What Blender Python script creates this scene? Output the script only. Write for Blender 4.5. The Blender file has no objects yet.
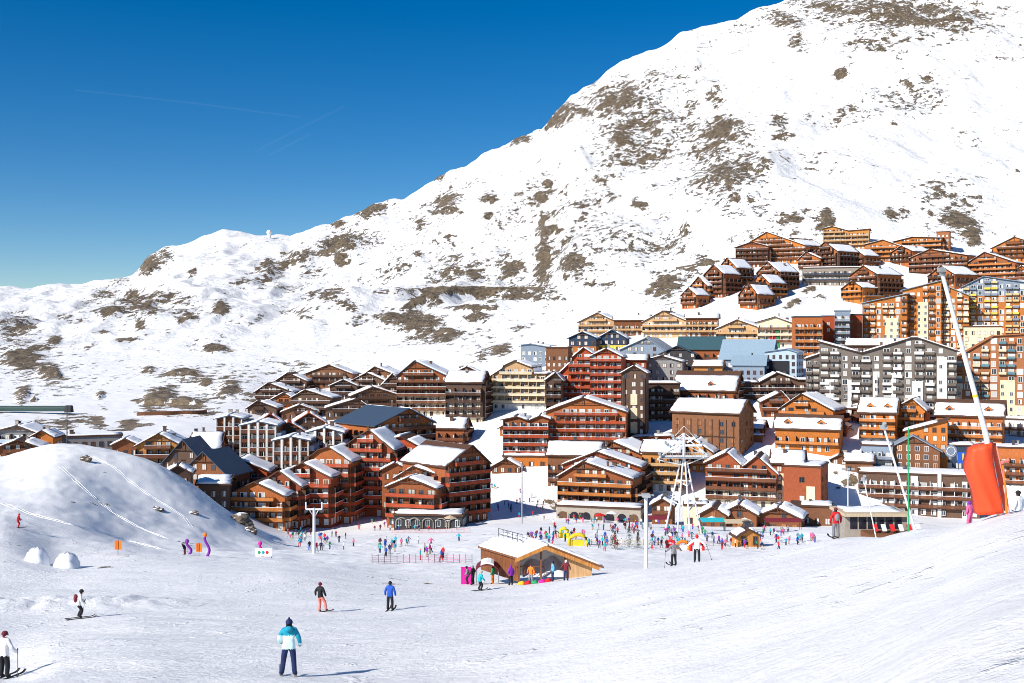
import bpy, bmesh, math, random
import numpy as np
from mathutils import Vector, Matrix
random.seed(7); rnd = random.Random(11)
S = bpy.context.scene; COL = S.collection
F = 1100.0; CX = 512.0; CY = 341.5
R = math.radians

# ------------------------------------------------------------------ materials
def new_mat(name):
    m = bpy.data.materials.new(name); m.use_nodes = True
    n = m.node_tree.nodes; b = n['Principled BSDF']
    return m, n, m.node_tree.links, b
def ramp(n, a, b, ca=(0,0,0,1), cb=(1,1,1,1)):
    r = n.new('ShaderNodeValToRGB'); e = r.color_ramp.elements
    e[0].position = a; e[0].color = ca; e[1].position = b; e[1].color = cb
    return r
def surf(name, col, rough=0.7, var=0.25, scale=(1,1,1), freq=3.0, bump=0.0, metal=0.0, rand=0.12, spec=0.3):
    """procedural surface: two noise scales vary the colour, each object gets its own slight shift"""
    m, n, l, b = new_mat(name)
    tc = n.new('ShaderNodeTexCoord'); mp = n.new('ShaderNodeMapping'); mp.inputs['Scale'].default_value = scale
    l.new(tc.outputs['Object'], mp.inputs['Vector'])
    nz = n.new('ShaderNodeTexNoise'); nz.inputs['Scale'].default_value = freq; nz.inputs['Detail'].default_value = 5
    l.new(mp.outputs[0], nz.inputs['Vector'])
    c = Vector(col)
    r = ramp(n, .3, .72, (*(c*(1-var)), 1), (*(c*(1+var)), 1))
    l.new(nz.outputs['Fac'], r.inputs[0])
    oi = n.new('ShaderNodeObjectInfo'); hs = n.new('ShaderNodeHueSaturation')
    mr = n.new('ShaderNodeMapRange'); mr.inputs['To Min'].default_value = 1-rand; mr.inputs['To Max'].default_value = 1+rand
    l.new(oi.outputs['Random'], mr.inputs['Value']); l.new(mr.outputs[0], hs.inputs['Value']); l.new(r.outputs[0], hs.inputs['Color'])
    l.new(hs.outputs[0], b.inputs['Base Color'])
    b.inputs['Roughness'].default_value = rough; b.inputs['Metallic'].default_value = metal
    b.inputs['Specular IOR Level'].default_value = spec
    if bump:
        bp = n.new('ShaderNodeBump'); bp.inputs['Strength'].default_value = bump; bp.inputs['Distance'].default_value = .05
        l.new(nz.outputs['Fac'], bp.inputs['Height']); l.new(bp.outputs[0], b.inputs['Normal'])
    return m
M = {}
WOODV = (5, 5, .35)      # vertical boards
WOODH = (.5, .5, 6)      # horizontal boards
for nm, c in dict(orange=(.52,.165,.030), redwood=(.38,.066,.020), brown=(.20,.072,.028), dark=(.060,.032,.022), tan=(.52,.32,.16),
                  rust=(.42,.125,.034), chestnut=(.29,.088,.030), umber=(.115,.066,.044), honey=(.52,.22,.055), timber=(.20,.085,.04), oxblood=(.30,.072,.026)).items():
    M[nm] = surf('timber_'+nm, c, .75, .35, WOODV, 2.0, .3)
for nm, c in dict(rail_orange=(.52,.18,.04), rail_red=(.40,.065,.024), rail_brown=(.16,.058,.028), rail_dark=(.07,.035,.024), rail_tan=(.50,.30,.13)).items():
    M[nm] = surf(nm, c, .75, .3, (1,1,5), 2.0, .2)
for nm, c in dict(cream=(.74,.62,.42), white=(.78,.77,.74), yellow=(.64,.47,.22), taupe=(.155,.13,.112), grey=(.24,.235,.235), greyblue=(.22,.27,.34),
                  paleblue=(.40,.50,.60), teal=(.10,.22,.27), ochre=(.48,.165,.04), brick=(.33,.12,.05), terracotta=(.36,.14,.06), navy=(.03,.05,.09),
                  stone=(.34,.30,.25), charcoal=(.045,.045,.05), rose=(.55,.32,.28), green=(.05,.22,.10), crimson=(.5,.02,.04), lemon=(.72,.55,.08)).items():
    M[nm] = surf('wall_'+nm, c, .85, .12, (1,1,1), 1.2, .15)
M['slate'] = surf('slate_roof', (.055,.085,.13), .5, .25, (1,4,1), 2)
M['greenroof'] = surf('copper_roof', (.045,.10,.12), .5, .2, (1,4,1), 2)
M['dullgreen'] = surf('dull_green_cladding', (.035,.07,.065), .6, .2, (1,1,1), 2)
M['metalroof'] = surf('zinc_roof', (.25,.34,.42), .4, .15, (4,1,1), 1.5)
M['eave'] = surf('eave_timber', (.085,.042,.026), .8, .3, (1,1,1), 3)
M['steel'] = surf('painted_steel', (.72,.73,.74), .4, .08, (1,1,1), 2)
M['greysteel'] = surf('galvanised_steel', (.33,.34,.35), .45, .15, (1,1,1), 3)
M['darksteel'] = surf('dark_steel', (.06,.06,.065), .45, .15, (1,1,1), 3)
M['bark'] = surf('bark', (.07,.05,.035), .9, .3, (3,3,1), 4)
M['needles'] = surf('fir_needles', (.045,.075,.04), .8, .45, (1,1,1), 5)
M['boulder'] = surf('boulder_rock', (.13,.10,.075), .9, .5, (1,1,1), 1.4, .8)
for nm, c in dict(c_red=(.62,.02,.025), c_pink=(.75,.12,.28), c_blue=(.02,.09,.45), c_navy=(.015,.025,.09), c_black=(.015,.015,.018), c_white=(.80,.80,.80),
                  c_green=(.03,.30,.12), c_turquoise=(.02,.38,.44), c_yellow=(.78,.55,.03), c_orange=(.80,.20,.02), c_purple=(.22,.03,.34), c_grey=(.22,.22,.24),
                  c_beige=(.50,.40,.27), c_mint=(.60,.84,.82), c_magenta=(.72,.02,.34), c_skin=(.55,.30,.20), c_teal=(.01,.28,.40), c_maroon=(.16,.02,.03), c_sky=(.12,.42,.75), c_salmon=(.75,.2,.15)).items():
    M[nm] = surf(nm, c, .75, .16, (1,1,.6), 7, .9)
M['padding'] = surf('padding_vinyl', (.82,.075,.020), .55, .10, (1,1,.4), 2.2, .35)
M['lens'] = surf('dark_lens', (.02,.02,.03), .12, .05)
def glass(name, col, rough=.08):
    m, n, l, b = new_mat(name)
    oi = n.new('ShaderNodeObjectInfo'); hs = n.new('ShaderNodeHueSaturation'); hs.inputs['Color'].default_value = (*col, 1)
    mr = n.new('ShaderNodeMapRange'); mr.inputs['To Min'].default_value = .6; mr.inputs['To Max'].default_value = 1.25
    l.new(oi.outputs['Random'], mr.inputs['Value']); l.new(mr.outputs[0], hs.inputs['Value']); l.new(hs.outputs[0], b.inputs['Base Color'])
    b.inputs['Roughness'].default_value = rough; b.inputs['Specular IOR Level'].default_value = .6
    return m
M['glass'] = glass('window_glass', (.025,.035,.05))
M['curtain'] = glass('curtained_glass', (.68,.66,.60), .35)
M['amber'] = glass('timber_shutter', (.30,.12,.04), .6)
M['frame_white'] = surf('frame_white', (.75,.74,.71), .5, .08)
M['frame_wood'] = surf('frame_wood', (.20,.085,.035), .6, .2)

def snow_mat(name, roof=False):
    m, n, l, b = new_mat(name)
    tc = n.new('ShaderNodeTexCoord')
    b.inputs['Roughness'].default_value = .6; b.inputs['Specular IOR Level'].default_value = .25
    nz = n.new('ShaderNodeTexNoise'); nz.inputs['Scale'].default_value = .8; nz.inputs['Detail'].default_value = 6
    l.new(tc.outputs['Object'], nz.inputs['Vector'])
    r = ramp(n, .3, .7, (.80,.82,.86,1), (.90,.91,.93,1)); l.new(nz.outputs['Fac'], r.inputs[0])
    l.new(r.outputs[0], b.inputs['Base Color'])
    bp = n.new('ShaderNodeBump'); bp.inputs['Strength'].default_value = .35; bp.inputs['Distance'].default_value = .15
    l.new(nz.outputs['Fac'], bp.inputs['Height']); l.new(bp.outputs[0], b.inputs['Normal'])
    return m
M['snow'] = snow_mat('roof_snow')

def terrain_mat():
    m, n, l, b = new_mat('alpine_snow_and_rock')
    tc = n.new('ShaderNodeTexCoord')
    def noise(scale, detail=5, vec=None, mscale=None, rot=None, rough=.55):
        t = n.new('ShaderNodeTexNoise'); t.inputs['Scale'].default_value = scale; t.inputs['Detail'].default_value = detail; t.inputs['Roughness'].default_value = rough
        if mscale:
            mp = n.new('ShaderNodeMapping'); mp.inputs['Scale'].default_value = mscale
            if rot: mp.inputs['Rotation'].default_value = rot
            l.new(tc.outputs['Object'], mp.inputs['Vector']); l.new(mp.outputs[0], t.inputs['Vector'])
        else: l.new(tc.outputs['Object'], t.inputs['Vector'])
        return t.outputs['Fac']
    def math_(op, a, b_=None, c=None):
        t = n.new('ShaderNodeMath'); t.operation = op
        for i, v in enumerate((a, b_, c)):
            if v is None: continue
            if isinstance(v, (int, float)): t.inputs[i].default_value = v
            else: l.new(v, t.inputs[i])
        return t.outputs[0]
    def attr(nm):
        a = n.new('ShaderNodeAttribute'); a.attribute_name = nm; return a.outputs['Fac']
    rock, speck, track = attr('rock'), attr('speck'), attr('groomed')
    # rock outcrops: outline broken by noise in metres on the slope itself
    nb = noise(.06, 9, rough=.74, mscale=(1, .6, .95))
    nf = noise(.20, 7, rough=.72, mscale=(1, .6, 1.0))
    v = math_('ADD', math_('MULTIPLY', rock, 1.05), math_('ADD', math_('MULTIPLY', math_('SUBTRACT', nb, .5), 2.6), math_('MULTIPLY', math_('SUBTRACT', nf, .5), 2.4)))
    ro = ramp(n, .53, .58); l.new(v, ro.inputs[0])
    # scattered stones poking through
    sp = math_('ADD', math_('MULTIPLY', speck, .22), math_('ADD', math_('MULTIPLY', nf, .62), math_('MULTIPLY', noise(.018, 3), .30)))
    rs = ramp(n, .605, .625); l.new(sp, rs.inputs[0])
    msk = math_('MAXIMUM', ro.outputs[0], math_('MULTIPLY', rs.outputs[0], math_('GREATER_THAN', speck, .02)))
    # rock colour; the dark end also paints in the rocks' shadowed sides
    rc = ramp(n, .38, .64, (.050,.038,.027,1), (.33,.25,.16,1)); rc.color_ramp.interpolation = 'LINEAR'
    l.new(noise(.28, 9, rough=.8), rc.inputs[0])
    # snow colour
    sc = ramp(n, .3, .7, (.80,.805,.82,1), (.90,.895,.89,1)); l.new(noise(.25, 6), sc.inputs[0])
    mx = n.new('ShaderNodeMix'); mx.data_type = 'RGBA'
    l.new(msk, mx.inputs[0]); l.new(sc.outputs[0], mx.inputs[6]); l.new(rc.outputs[0], mx.inputs[7])
    l.new(mx.outputs[2], b.inputs['Base Color'])
    b.inputs['Roughness'].default_value = .62; b.inputs['Specular IOR Level'].default_value = .25
    # relief: piste ruts (near, long and thin), chopped snow, wind ripples, rock grain
    ruts = noise(1.0, 5, mscale=(.5, 1.1, .5), rot=(0,0,R(-24)), rough=.6)
    ruts2 = noise(1.0, 5, mscale=(1.2, 2.3, 1), rot=(0,0,R(-14)), rough=.65)
    lump = noise(4.2, 7, rough=.7)
    h = math_('ADD', math_('MULTIPLY', ruts, .085), math_('ADD', math_('MULTIPLY', lump, .10), math_('MULTIPLY', ruts2, .055)))
    cl = ramp(n, .57, .70); l.new(noise(1.3, 4, rough=.6), cl.inputs[0]); cl2 = ramp(n, .52, .62); l.new(noise(.28, 3), cl2.inputs[0])
    h = math_('ADD', h, math_('MULTIPLY', math_('MULTIPLY', cl.outputs[0], cl2.outputs[0]), .16))
    h = math_('ADD', h, math_('MULTIPLY', noise(1.9, 5, rough=.65), .11))
    h = math_('ADD', h, math_('MULTIPLY', noise(.5, 4, mscale=(.35,1.2,.4), rot=(0,0,R(-30))), .05))
    h = math_('MULTIPLY', h, math_('ADD', math_('MULTIPLY', track, .75), .12))
    far = math_('ADD', math_('MULTIPLY', noise(.03, 8, rough=.68), 10.0), math_('MULTIPLY', math_('MULTIPLY', nf, msk), 9.0))
    far = math_('MULTIPLY', far, attr('far'))
    bp = n.new('ShaderNodeBump'); bp.inputs['Strength'].default_value = .8; bp.inputs['Distance'].default_value = 1.0
    l.new(math_('ADD', h, far), bp.inputs['Height']); l.new(bp.outputs[0], b.inputs['Normal'])
    return m
M['terrain'] = terrain_mat()

# ------------------------------------------------------------------ mesh helpers
class MB:
    def __init__(s): s.v, s.f, s.m = [], [], []
    def add(s, vs, fs, mi=0):
        b = len(s.v); s.v.extend(vs); s.f.extend([tuple(b+i for i in f) for f in fs]); s.m.extend([mi]*len(fs))
    def box(s, x0, x1, y0, y1, z0, z1, mi=0):
        s.add([(x0,y0,z0),(x1,y0,z0),(x1,y1,z0),(x0,y1,z0),(x0,y0,z1),(x1,y0,z1),(x1,y1,z1),(x0,y1,z1)],
              [(0,3,2,1),(4,5,6,7),(0,1,5,4),(1,2,6,5),(2,3,7,6),(3,0,4,7)], mi)
    def tube(s, pts, r, seg=8, mi=0, r1=None):
        pts = [Vector(p) for p in pts]; n = len(pts); rings = []; vs = []
        for i, p in enumerate(pts):
            t = (pts[min(i+1,n-1)]-pts[max(i-1,0)]).normalized()
            a = t.orthogonal().normalized() if abs(t.z) < .95 else Vector((1,0,0)); a = (a - t*a.dot(t)).normalized(); c = t.cross(a)
            rr = r if r1 is None else r+(r1-r)*i/max(1,n-1)
            vs += [tuple(p+(a*math.cos(2*math.pi*k/seg)+c*math.sin(2*math.pi*k/seg))*rr) for k in range(seg)]
        fs = [(i*seg+k, i*seg+(k+1)%seg, (i+1)*seg+(k+1)%seg, (i+1)*seg+k) for i in range(n-1) for k in range(seg)]
        fs += [tuple(range(seg))[::-1], tuple((n-1)*seg+k for k in range(seg))]
        s.add(vs, fs, mi)
    def prism(s, poly, y0, y1, swap=False, mi=0):
        """poly in (u,z) extruded along v from y0 to y1; swap: u is y and v is x"""
        n = len(poly); P = (lambda u,v,z: (v,u,z)) if swap else (lambda u,v,z: (u,v,z))
        vs = [P(u,y0,z) for u,z in poly]+[P(u,y1,z) for u,z in poly]
        fs = [tuple(range(n)), tuple(range(n,2*n))[::-1]]+[(i,(i+1)%n,(i+1)%n+n,i+n) for i in range(n)]
        s.add(vs, fs, mi)
    def ball(s, c, r, seg=10, rings=6, mi=0, sc=(1,1,1)):
        vs, fs = [], []
        for i in range(rings+1):
            a = math.pi*i/rings
            for k in range(seg):
                b = 2*math.pi*k/seg
                vs.append((c[0]+r*sc[0]*math.sin(a)*math.cos(b), c[1]+r*sc[1]*math.sin(a)*math.sin(b), c[2]+r*sc[2]*math.cos(a)))
        for i in range(rings):
            for k in range(seg): fs.append((i*seg+k, (i+1)*seg+k, (i+1)*seg+(k+1)%seg, i*seg+(k+1)%seg))
        s.add(vs, fs, mi)
    def mesh(s, name, mats, smooth=False, fix=True):
        me = bpy.data.meshes.new(name); me.from_pydata(s.v, [], s.f)
        for m in (mats if isinstance(mats, (list,tuple)) else [mats]): me.materials.append(M[m] if isinstance(m, str) else m)
        me.polygons.foreach_set('material_index', s.m)
        if fix:
            bm = bmesh.new(); bm.from_mesh(me); bmesh.ops.remove_doubles(bm, verts=bm.verts, dist=1e-5) if smooth else None
            bmesh.ops.recalc_face_normals(bm, faces=bm.faces); bm.to_mesh(me); bm.free()
        if smooth: me.polygons.foreach_set('use_smooth', [True]*len(me.polygons))
        me.update(); return me
    def obj(s, name, mats, parent=None, smooth=False, loc=None):
        return link(name, s.mesh(name, mats, smooth), parent, loc)
def link(name, me, parent=None, loc=None, rz=None):
    o = bpy.data.objects.new(name, me); COL.objects.link(o)
    if parent: o.parent = parent
    if loc is not None: o.location = loc
    if rz is not None: o.rotation_euler = (0,0,rz)
    return o
def empty(name, loc, rz=0):
    o = bpy.data.objects.new(name, None); COL.objects.link(o); o.location = loc; o.rotation_euler = (0,0,rz); o.empty_display_size = .5
    return o
def tag(o, label=None, cat=None, group=None, kind=None):
    for k, v in (('label',label),('category',cat),('group',group),('kind',kind)):
        if v: o[k] = v
    return o

# ------------------------------------------------------------------ terrain
def _hash(ix, iy, seed):
    h = (ix.astype(np.int64)*374761393 + iy.astype(np.int64)*668265263 + seed*1442695041) & 0xffffffff
    h = ((h ^ (h >> 13)) * 1274126177) & 0xffffffff
    return ((h ^ (h >> 16)) & 0xffff)/65535.0
def vnoise(x, y, seed=0):
    ix, iy = np.floor(x), np.floor(y); fx, fy = x-ix, y-iy
    fx = fx*fx*fx*(fx*(fx*6-15)+10); fy = fy*fy*fy*(fy*(fy*6-15)+10)
    a, b = _hash(ix,iy,seed), _hash(ix+1,iy,seed); c, d = _hash(ix,iy+1,seed), _hash(ix+1,iy+1,seed)
    return (a+(b-a)*fx)*(1-fy)+(c+(d-c)*fx)*fy-.5
def fbm(x, y, oct=4, seed=0, gain=.5):
    s = 0; a = 1.0
    for o in range(oct):
        s = s+a*vnoise(x*2**o+o*17.3, y*2**o-o*9.1, seed+o); a *= gain
    return s
def pchip(xk, yk, x):
    xk, yk = np.array(xk, float), np.array(yk, float); h = np.diff(xk); dl = np.diff(yk)/h
    m = np.zeros_like(yk); m[0], m[-1] = dl[0], dl[-1]
    for i in range(1, len(xk)-1):
        if dl[i-1]*dl[i] > 0:
            w1, w2 = 2*h[i]+h[i-1], h[i]+2*h[i-1]; m[i] = (w1+w2)/(w1/dl[i-1]+w2/dl[i])
    x = np.clip(x, xk[0], xk[-1]); i = np.clip(np.searchsorted(xk, x)-1, 0, len(xk)-2)
    t = (x-xk[i])/h[i]; t2, t3 = t*t, t*t*t
    return (2*t3-3*t2+1)*yk[i]+(t3-2*t2+t)*h[i]*m[i]+(-2*t3+3*t2)*yk[i+1]+(t3-t2)*h[i]*m[i+1]
# profiles of the ground (distance m, height m against the camera), one per bearing (given as image column)
PROF = {
 -300: [(0,-1.9),(5,-4.9),(20,-7.9),(34,-10.0),(64,-15),(96,-18.5),(120,-19.5),(150,-20.5),(200,-22),(235,-26),(280,-34),(340,-32),(380,-31),(450,-29),(540,-26),(610,-21),(700,-13)],
 0:    [(0,-1.9),(5,-4.9),(20,-7.9),(34,-10.6),(38,-11.7),(62,-15.7),(80,-18.4),(96,-20),(120,-20.4),(150,-21.7),(175,-21.8),(200,-21.3),(235,-27),(280,-36),(340,-32),(380,-30.4),(450,-28.2),(540,-25),(610,-20),(700,-12)],
 60:   [(0,-1.9),(5,-4.9),(20,-7.9),(34,-10.5),(62,-15.7),(80,-18.4),(96,-20.4),(120,-22.6),(150,-22.4),(175,-20.5),(200,-18.9),(235,-25),(280,-38),(340,-36),(380,-32),(450,-28.6),(540,-24.5),(610,-19),(700,-11)],
 130:  [(0,-1.9),(5,-4.9),(20,-7.9),(34,-10.4),(64,-15.8),(80,-18.4),(96,-20.2),(120,-23.1),(150,-26.4),(175,-25.3),(200,-20.7),(235,-28),(280,-40),(340,-38),(380,-33.5),(450,-29),(540,-24),(610,-18.3),(700,-10)],
 190:  [(0,-1.9),(5,-4.9),(20,-7.9),(34,-10.4),(64,-15.8),(80,-18.4),(96,-20.2),(120,-23.6),(150,-28.2),(175,-29.3),(200,-26.2),(235,-33),(280,-44),(340,-43),(380,-36),(450,-29.5),(540,-24),(610,-17),(700,-8)],
 240:  [(0,-1.9),(5,-4.9),(20,-7.9),(34,-10.4),(64,-15.8),(80,-18.4),(96,-20.3),(120,-23.9),(150,-28.9),(175,-32.5),(200,-32.9),(235,-38.5),(280,-47),(340,-47),(380,-41),(410,-36),(450,-31),(490,-27.6),(540,-22.6),(610,-16.5),(700,-7)],
 290:  [(0,-1.9),(5,-4.9),(20,-7.9),(34,-10.4),(64,-15.8),(80,-18.4),(96,-20.3),(120,-24.1),(150,-29.3),(175,-33.5),(200,-37.3),(235,-42),(280,-49.5),(300,-52.3),(322,-53),(340,-51.5),(380,-44.6),(410,-38.8),(450,-34),(490,-30.7),(540,-26),(610,-17),(700,-5.4)],
 400:  [(0,-1.9),(5,-4.9),(20,-7.9),(34,-10.4),(64,-15.7),(92,-20.6),(120,-25.1),(150,-30.1),(190,-36.4),(235,-42.5),(280,-48.6),(297,-50.8),(320,-52.5),(350,-51),(380,-46),(410,-38.8),(450,-30.3),(490,-24),(540,-18),(610,-10.5),(700,.6)],
 520:  [(0,-1.9),(5,-4.9),(20,-7.9),(34,-10.0),(64,-15.3),(92,-20.5),(120,-24.9),(150,-29.8),(190,-35.7),(235,-41.4),(280,-46.8),(318,-51.5),(335,-51.5),(358,-48),(380,-40),(410,-31.5),(450,-24),(490,-19.6),(540,-10.3),(610,-.5),(700,12)],
 650:  [(0,-1.9),(6,-4.2),(20,-6.9),(34,-8.9),(64,-13.6),(80,-16.6),(100,-20.6),(120,-24.6),(150,-29.7),(190,-36),(235,-41),(280,-46.6),(318,-52),(336,-52),(358,-46.5),(380,-38),(410,-29.5),(450,-20.5),(490,-10.7),(540,-1),(610,11),(700,28)],
 750:  [(0,-1.9),(6,-3.6),(20,-6.2),(34,-8.05),(64,-12.6),(75,-14.6),(90,-18.0),(120,-25),(150,-30.3),(190,-36.5),(235,-41.5),(280,-47.5),(318,-51.3),(342,-51.6),(360,-45),(376,-37.5),(410,-27.9),(450,-18),(490,-8),(540,3.4),(610,21),(700,48)],
 850:  [(0,-1.8),(6,-3.1),(20,-5.4),(34,-7.15),(50,-9.3),(64,-11.4),(80,-15.5),(120,-26),(150,-31),(190,-36.5),(235,-40.5),(280,-47.5),(318,-51.5),(338,-52),(354,-46),(374,-37.5),(410,-26.5),(450,-14.7),(490,-2),(540,7.4),(610,24),(700,54)],
 920:  [(0,-1.8),(6,-2.7),(20,-4.8),(34,-6.4),(45,-7.7),(55,-9.8),(80,-17),(120,-26.5),(150,-31),(190,-36.5),(235,-40.5),(280,-48),(320,-53),(346,-54.5),(356,-48),(374,-38),(410,-26.3),(450,-15),(490,-3),(540,6.5),(610,26),(700,56)],
 1000: [(0,-1.8),(20,-4.15),(35,-5.55),(46,-8),(64,-13),(80,-17.5),(120,-26.5),(150,-31),(190,-36.5),(235,-40),(280,-48),(320,-53),(346,-54),(358,-48),(376,-37),(410,-26),(450,-15),(490,-3.6),(540,6),(610,30),(700,57)],
 1100: [(0,-1.8),(20,-3.7),(34,-5.0),(46,-7.4),(64,-12),(80,-17),(120,-26),(190,-36),(235,-40),(280,-42),(350,-39),(380,-33),(410,-25),(450,-14),(490,-3),(540,7),(610,30),(700,58)],
 1300: [(0,-1.8),(20,-3.2),(34,-4.4),(46,-6.6),(64,-11),(120,-25),(190,-35),(280,-41),(350,-38),(410,-24),(450,-13),(490,-2),(540,8),(610,30),(700,58)],
}
RIDGE = [(-300,300),(-120,292),(0,286),(30,288),(60,285),(100,278),(132,272),(148,258),(165,248),(190,240),(225,229),(250,231),(290,234),(330,224),(355,212),(390,203),(420,188),(460,170),
         (500,150),(530,135),(555,118),(572,97),(600,78),(640,55),(680,35),(720,20),(760,9),(790,-3),(840,-25),(900,-45),(1000,-75),(1100,-90),(1300,-80)]
DR = 1450.0
_COLS = sorted(PROF)
_K = [sorted(PROF[c]) for c in _COLS]
def base_z(px, d):
    px, d = np.asarray(px, float), np.asarray(d, float)
    zc = np.stack([pchip([k[0] for k in ks], [k[1] for k in ks], np.minimum(d, 700)) for ks in _K])      # (cols, ...)
    z = _across(px, zc)
    # the mountain from 700 m up to the ridge and down behind it
    ry = np.interp(px, [r[0] for r in RIDGE], [r[1] for r in RIDGE]); zr = -(ry-CY)/F*DR
    t = np.clip((d-700)/(DR-700), 0, 1); zm = z+(zr-z)*(.80*t+.20*t*t)
    zm = np.where(d > DR, zr-(d-DR)*.55, zm)
    return np.where(d > 700, zm, z)
def _across(px, zc):
    c = np.array(_COLS, float); x = np.clip(px, c[0], c[-1]); i = np.clip(np.searchsorted(c, x)-1, 0, len(c)-2)
    t = (x-c[i])/(c[i+1]-c[i]); 
    take = lambda k: np.take_along_axis(zc, np.clip(k,0,len(c)-1)[None], 0)[0]
    y0, y1 = take(i), take(i+1); im, ip = np.clip(i-1,0,len(c)-1), np.clip(i+2,0,len(c)-1)
    h = c[i+1]-c[i]
    m0 = (y1-take(im))/np.maximum(c[i+1]-c[im],1)*h; m1 = (take(ip)-y0)/np.maximum(c[ip]-c[i],1)*h
    t2, t3 = t*t, t**3
    return (2*t3-3*t2+1)*y0+(t3-2*t2+t)*m0+(-2*t3+3*t2)*y1+(t3-t2)*m1
def sm(a, b, x):
    t = np.clip((x-a)/(b-a), 0, 1); return t*t*(3-2*t)
def height(px, d):
    px, d = np.asarray(px, float), np.asarray(d, float)
    z = base_z(px, d); x = (px-CX)/F*d; y = d
    fg = 1-sm(90, 150, d); md = sm(90,150,d)*(1-sm(480,650,d)); mt = sm(650, 900, d)
    a = .0
    a = a+fg*sm(4,14,d)*(.20*fbm(x*.11+y*.05, y*.16, 3, 3)+.06*fbm((x*.9+y*.45)*.5, (y*.9-x*.45)*.9, 3, 9))
    # a chopped snow bank along the lower edge of the left run
    bank = np.exp(-((y-(74+.10*x))/3.2)**2)*sm(-17,-26,x)
    a = a+bank*(.3+1.1*np.abs(fbm(x*.35,y*.35,3,21)))
    a = a+md*(.45*fbm(x*.04, y*.04, 3, 5)+.30*fbm(x*.16, y*.16, 3, 6))*(.45+.55*sm(210,290,d))+md*(1-sm(230,260,d))*(.22*fbm(x*.6,y*.4,3,88)+.5*fbm(x*.11,y*.06,2,89))
    a = a+mt*((24*fbm(x*.006, y*.006, 5, 12, .5)+24*(.25-np.abs(fbm(x*.011+.4*fbm(x*.004,y*.004,2,8), y*.0035, 4, 61))))*(1-.75*sm(1250,1450,d))+sm(330,420,px)*sm(1250,1440,d)*(26*np.abs(fbm(x*.012,y*.004,4,55))-5)+6*fbm(x*.03+.3*fbm(x*.01,y*.01,2,4), y*.02, 4, 30))
    return z+a
def P(px, py, d): return Vector(((px-CX)/F*d, d, -(py-CY)/F*d))
def gz(px, d): return float(height(np.array([px]), np.array([d]))[0])
def find_d(px, py, d0, d1, step=1.0):
    """first distance between d0 and d1 at which the ground rises to the sight line through (px, py)"""
    d = np.arange(d0, d1, step); q = CY-height(np.full_like(d, px), d)/d*F
    w = np.nonzero(q <= py)[0]
    return float(d[w[0]]) if len(w) else float(d[np.argmin(q)])
def ground_at(x, y): 
    return gz(CX+x/y*F, y)

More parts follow.
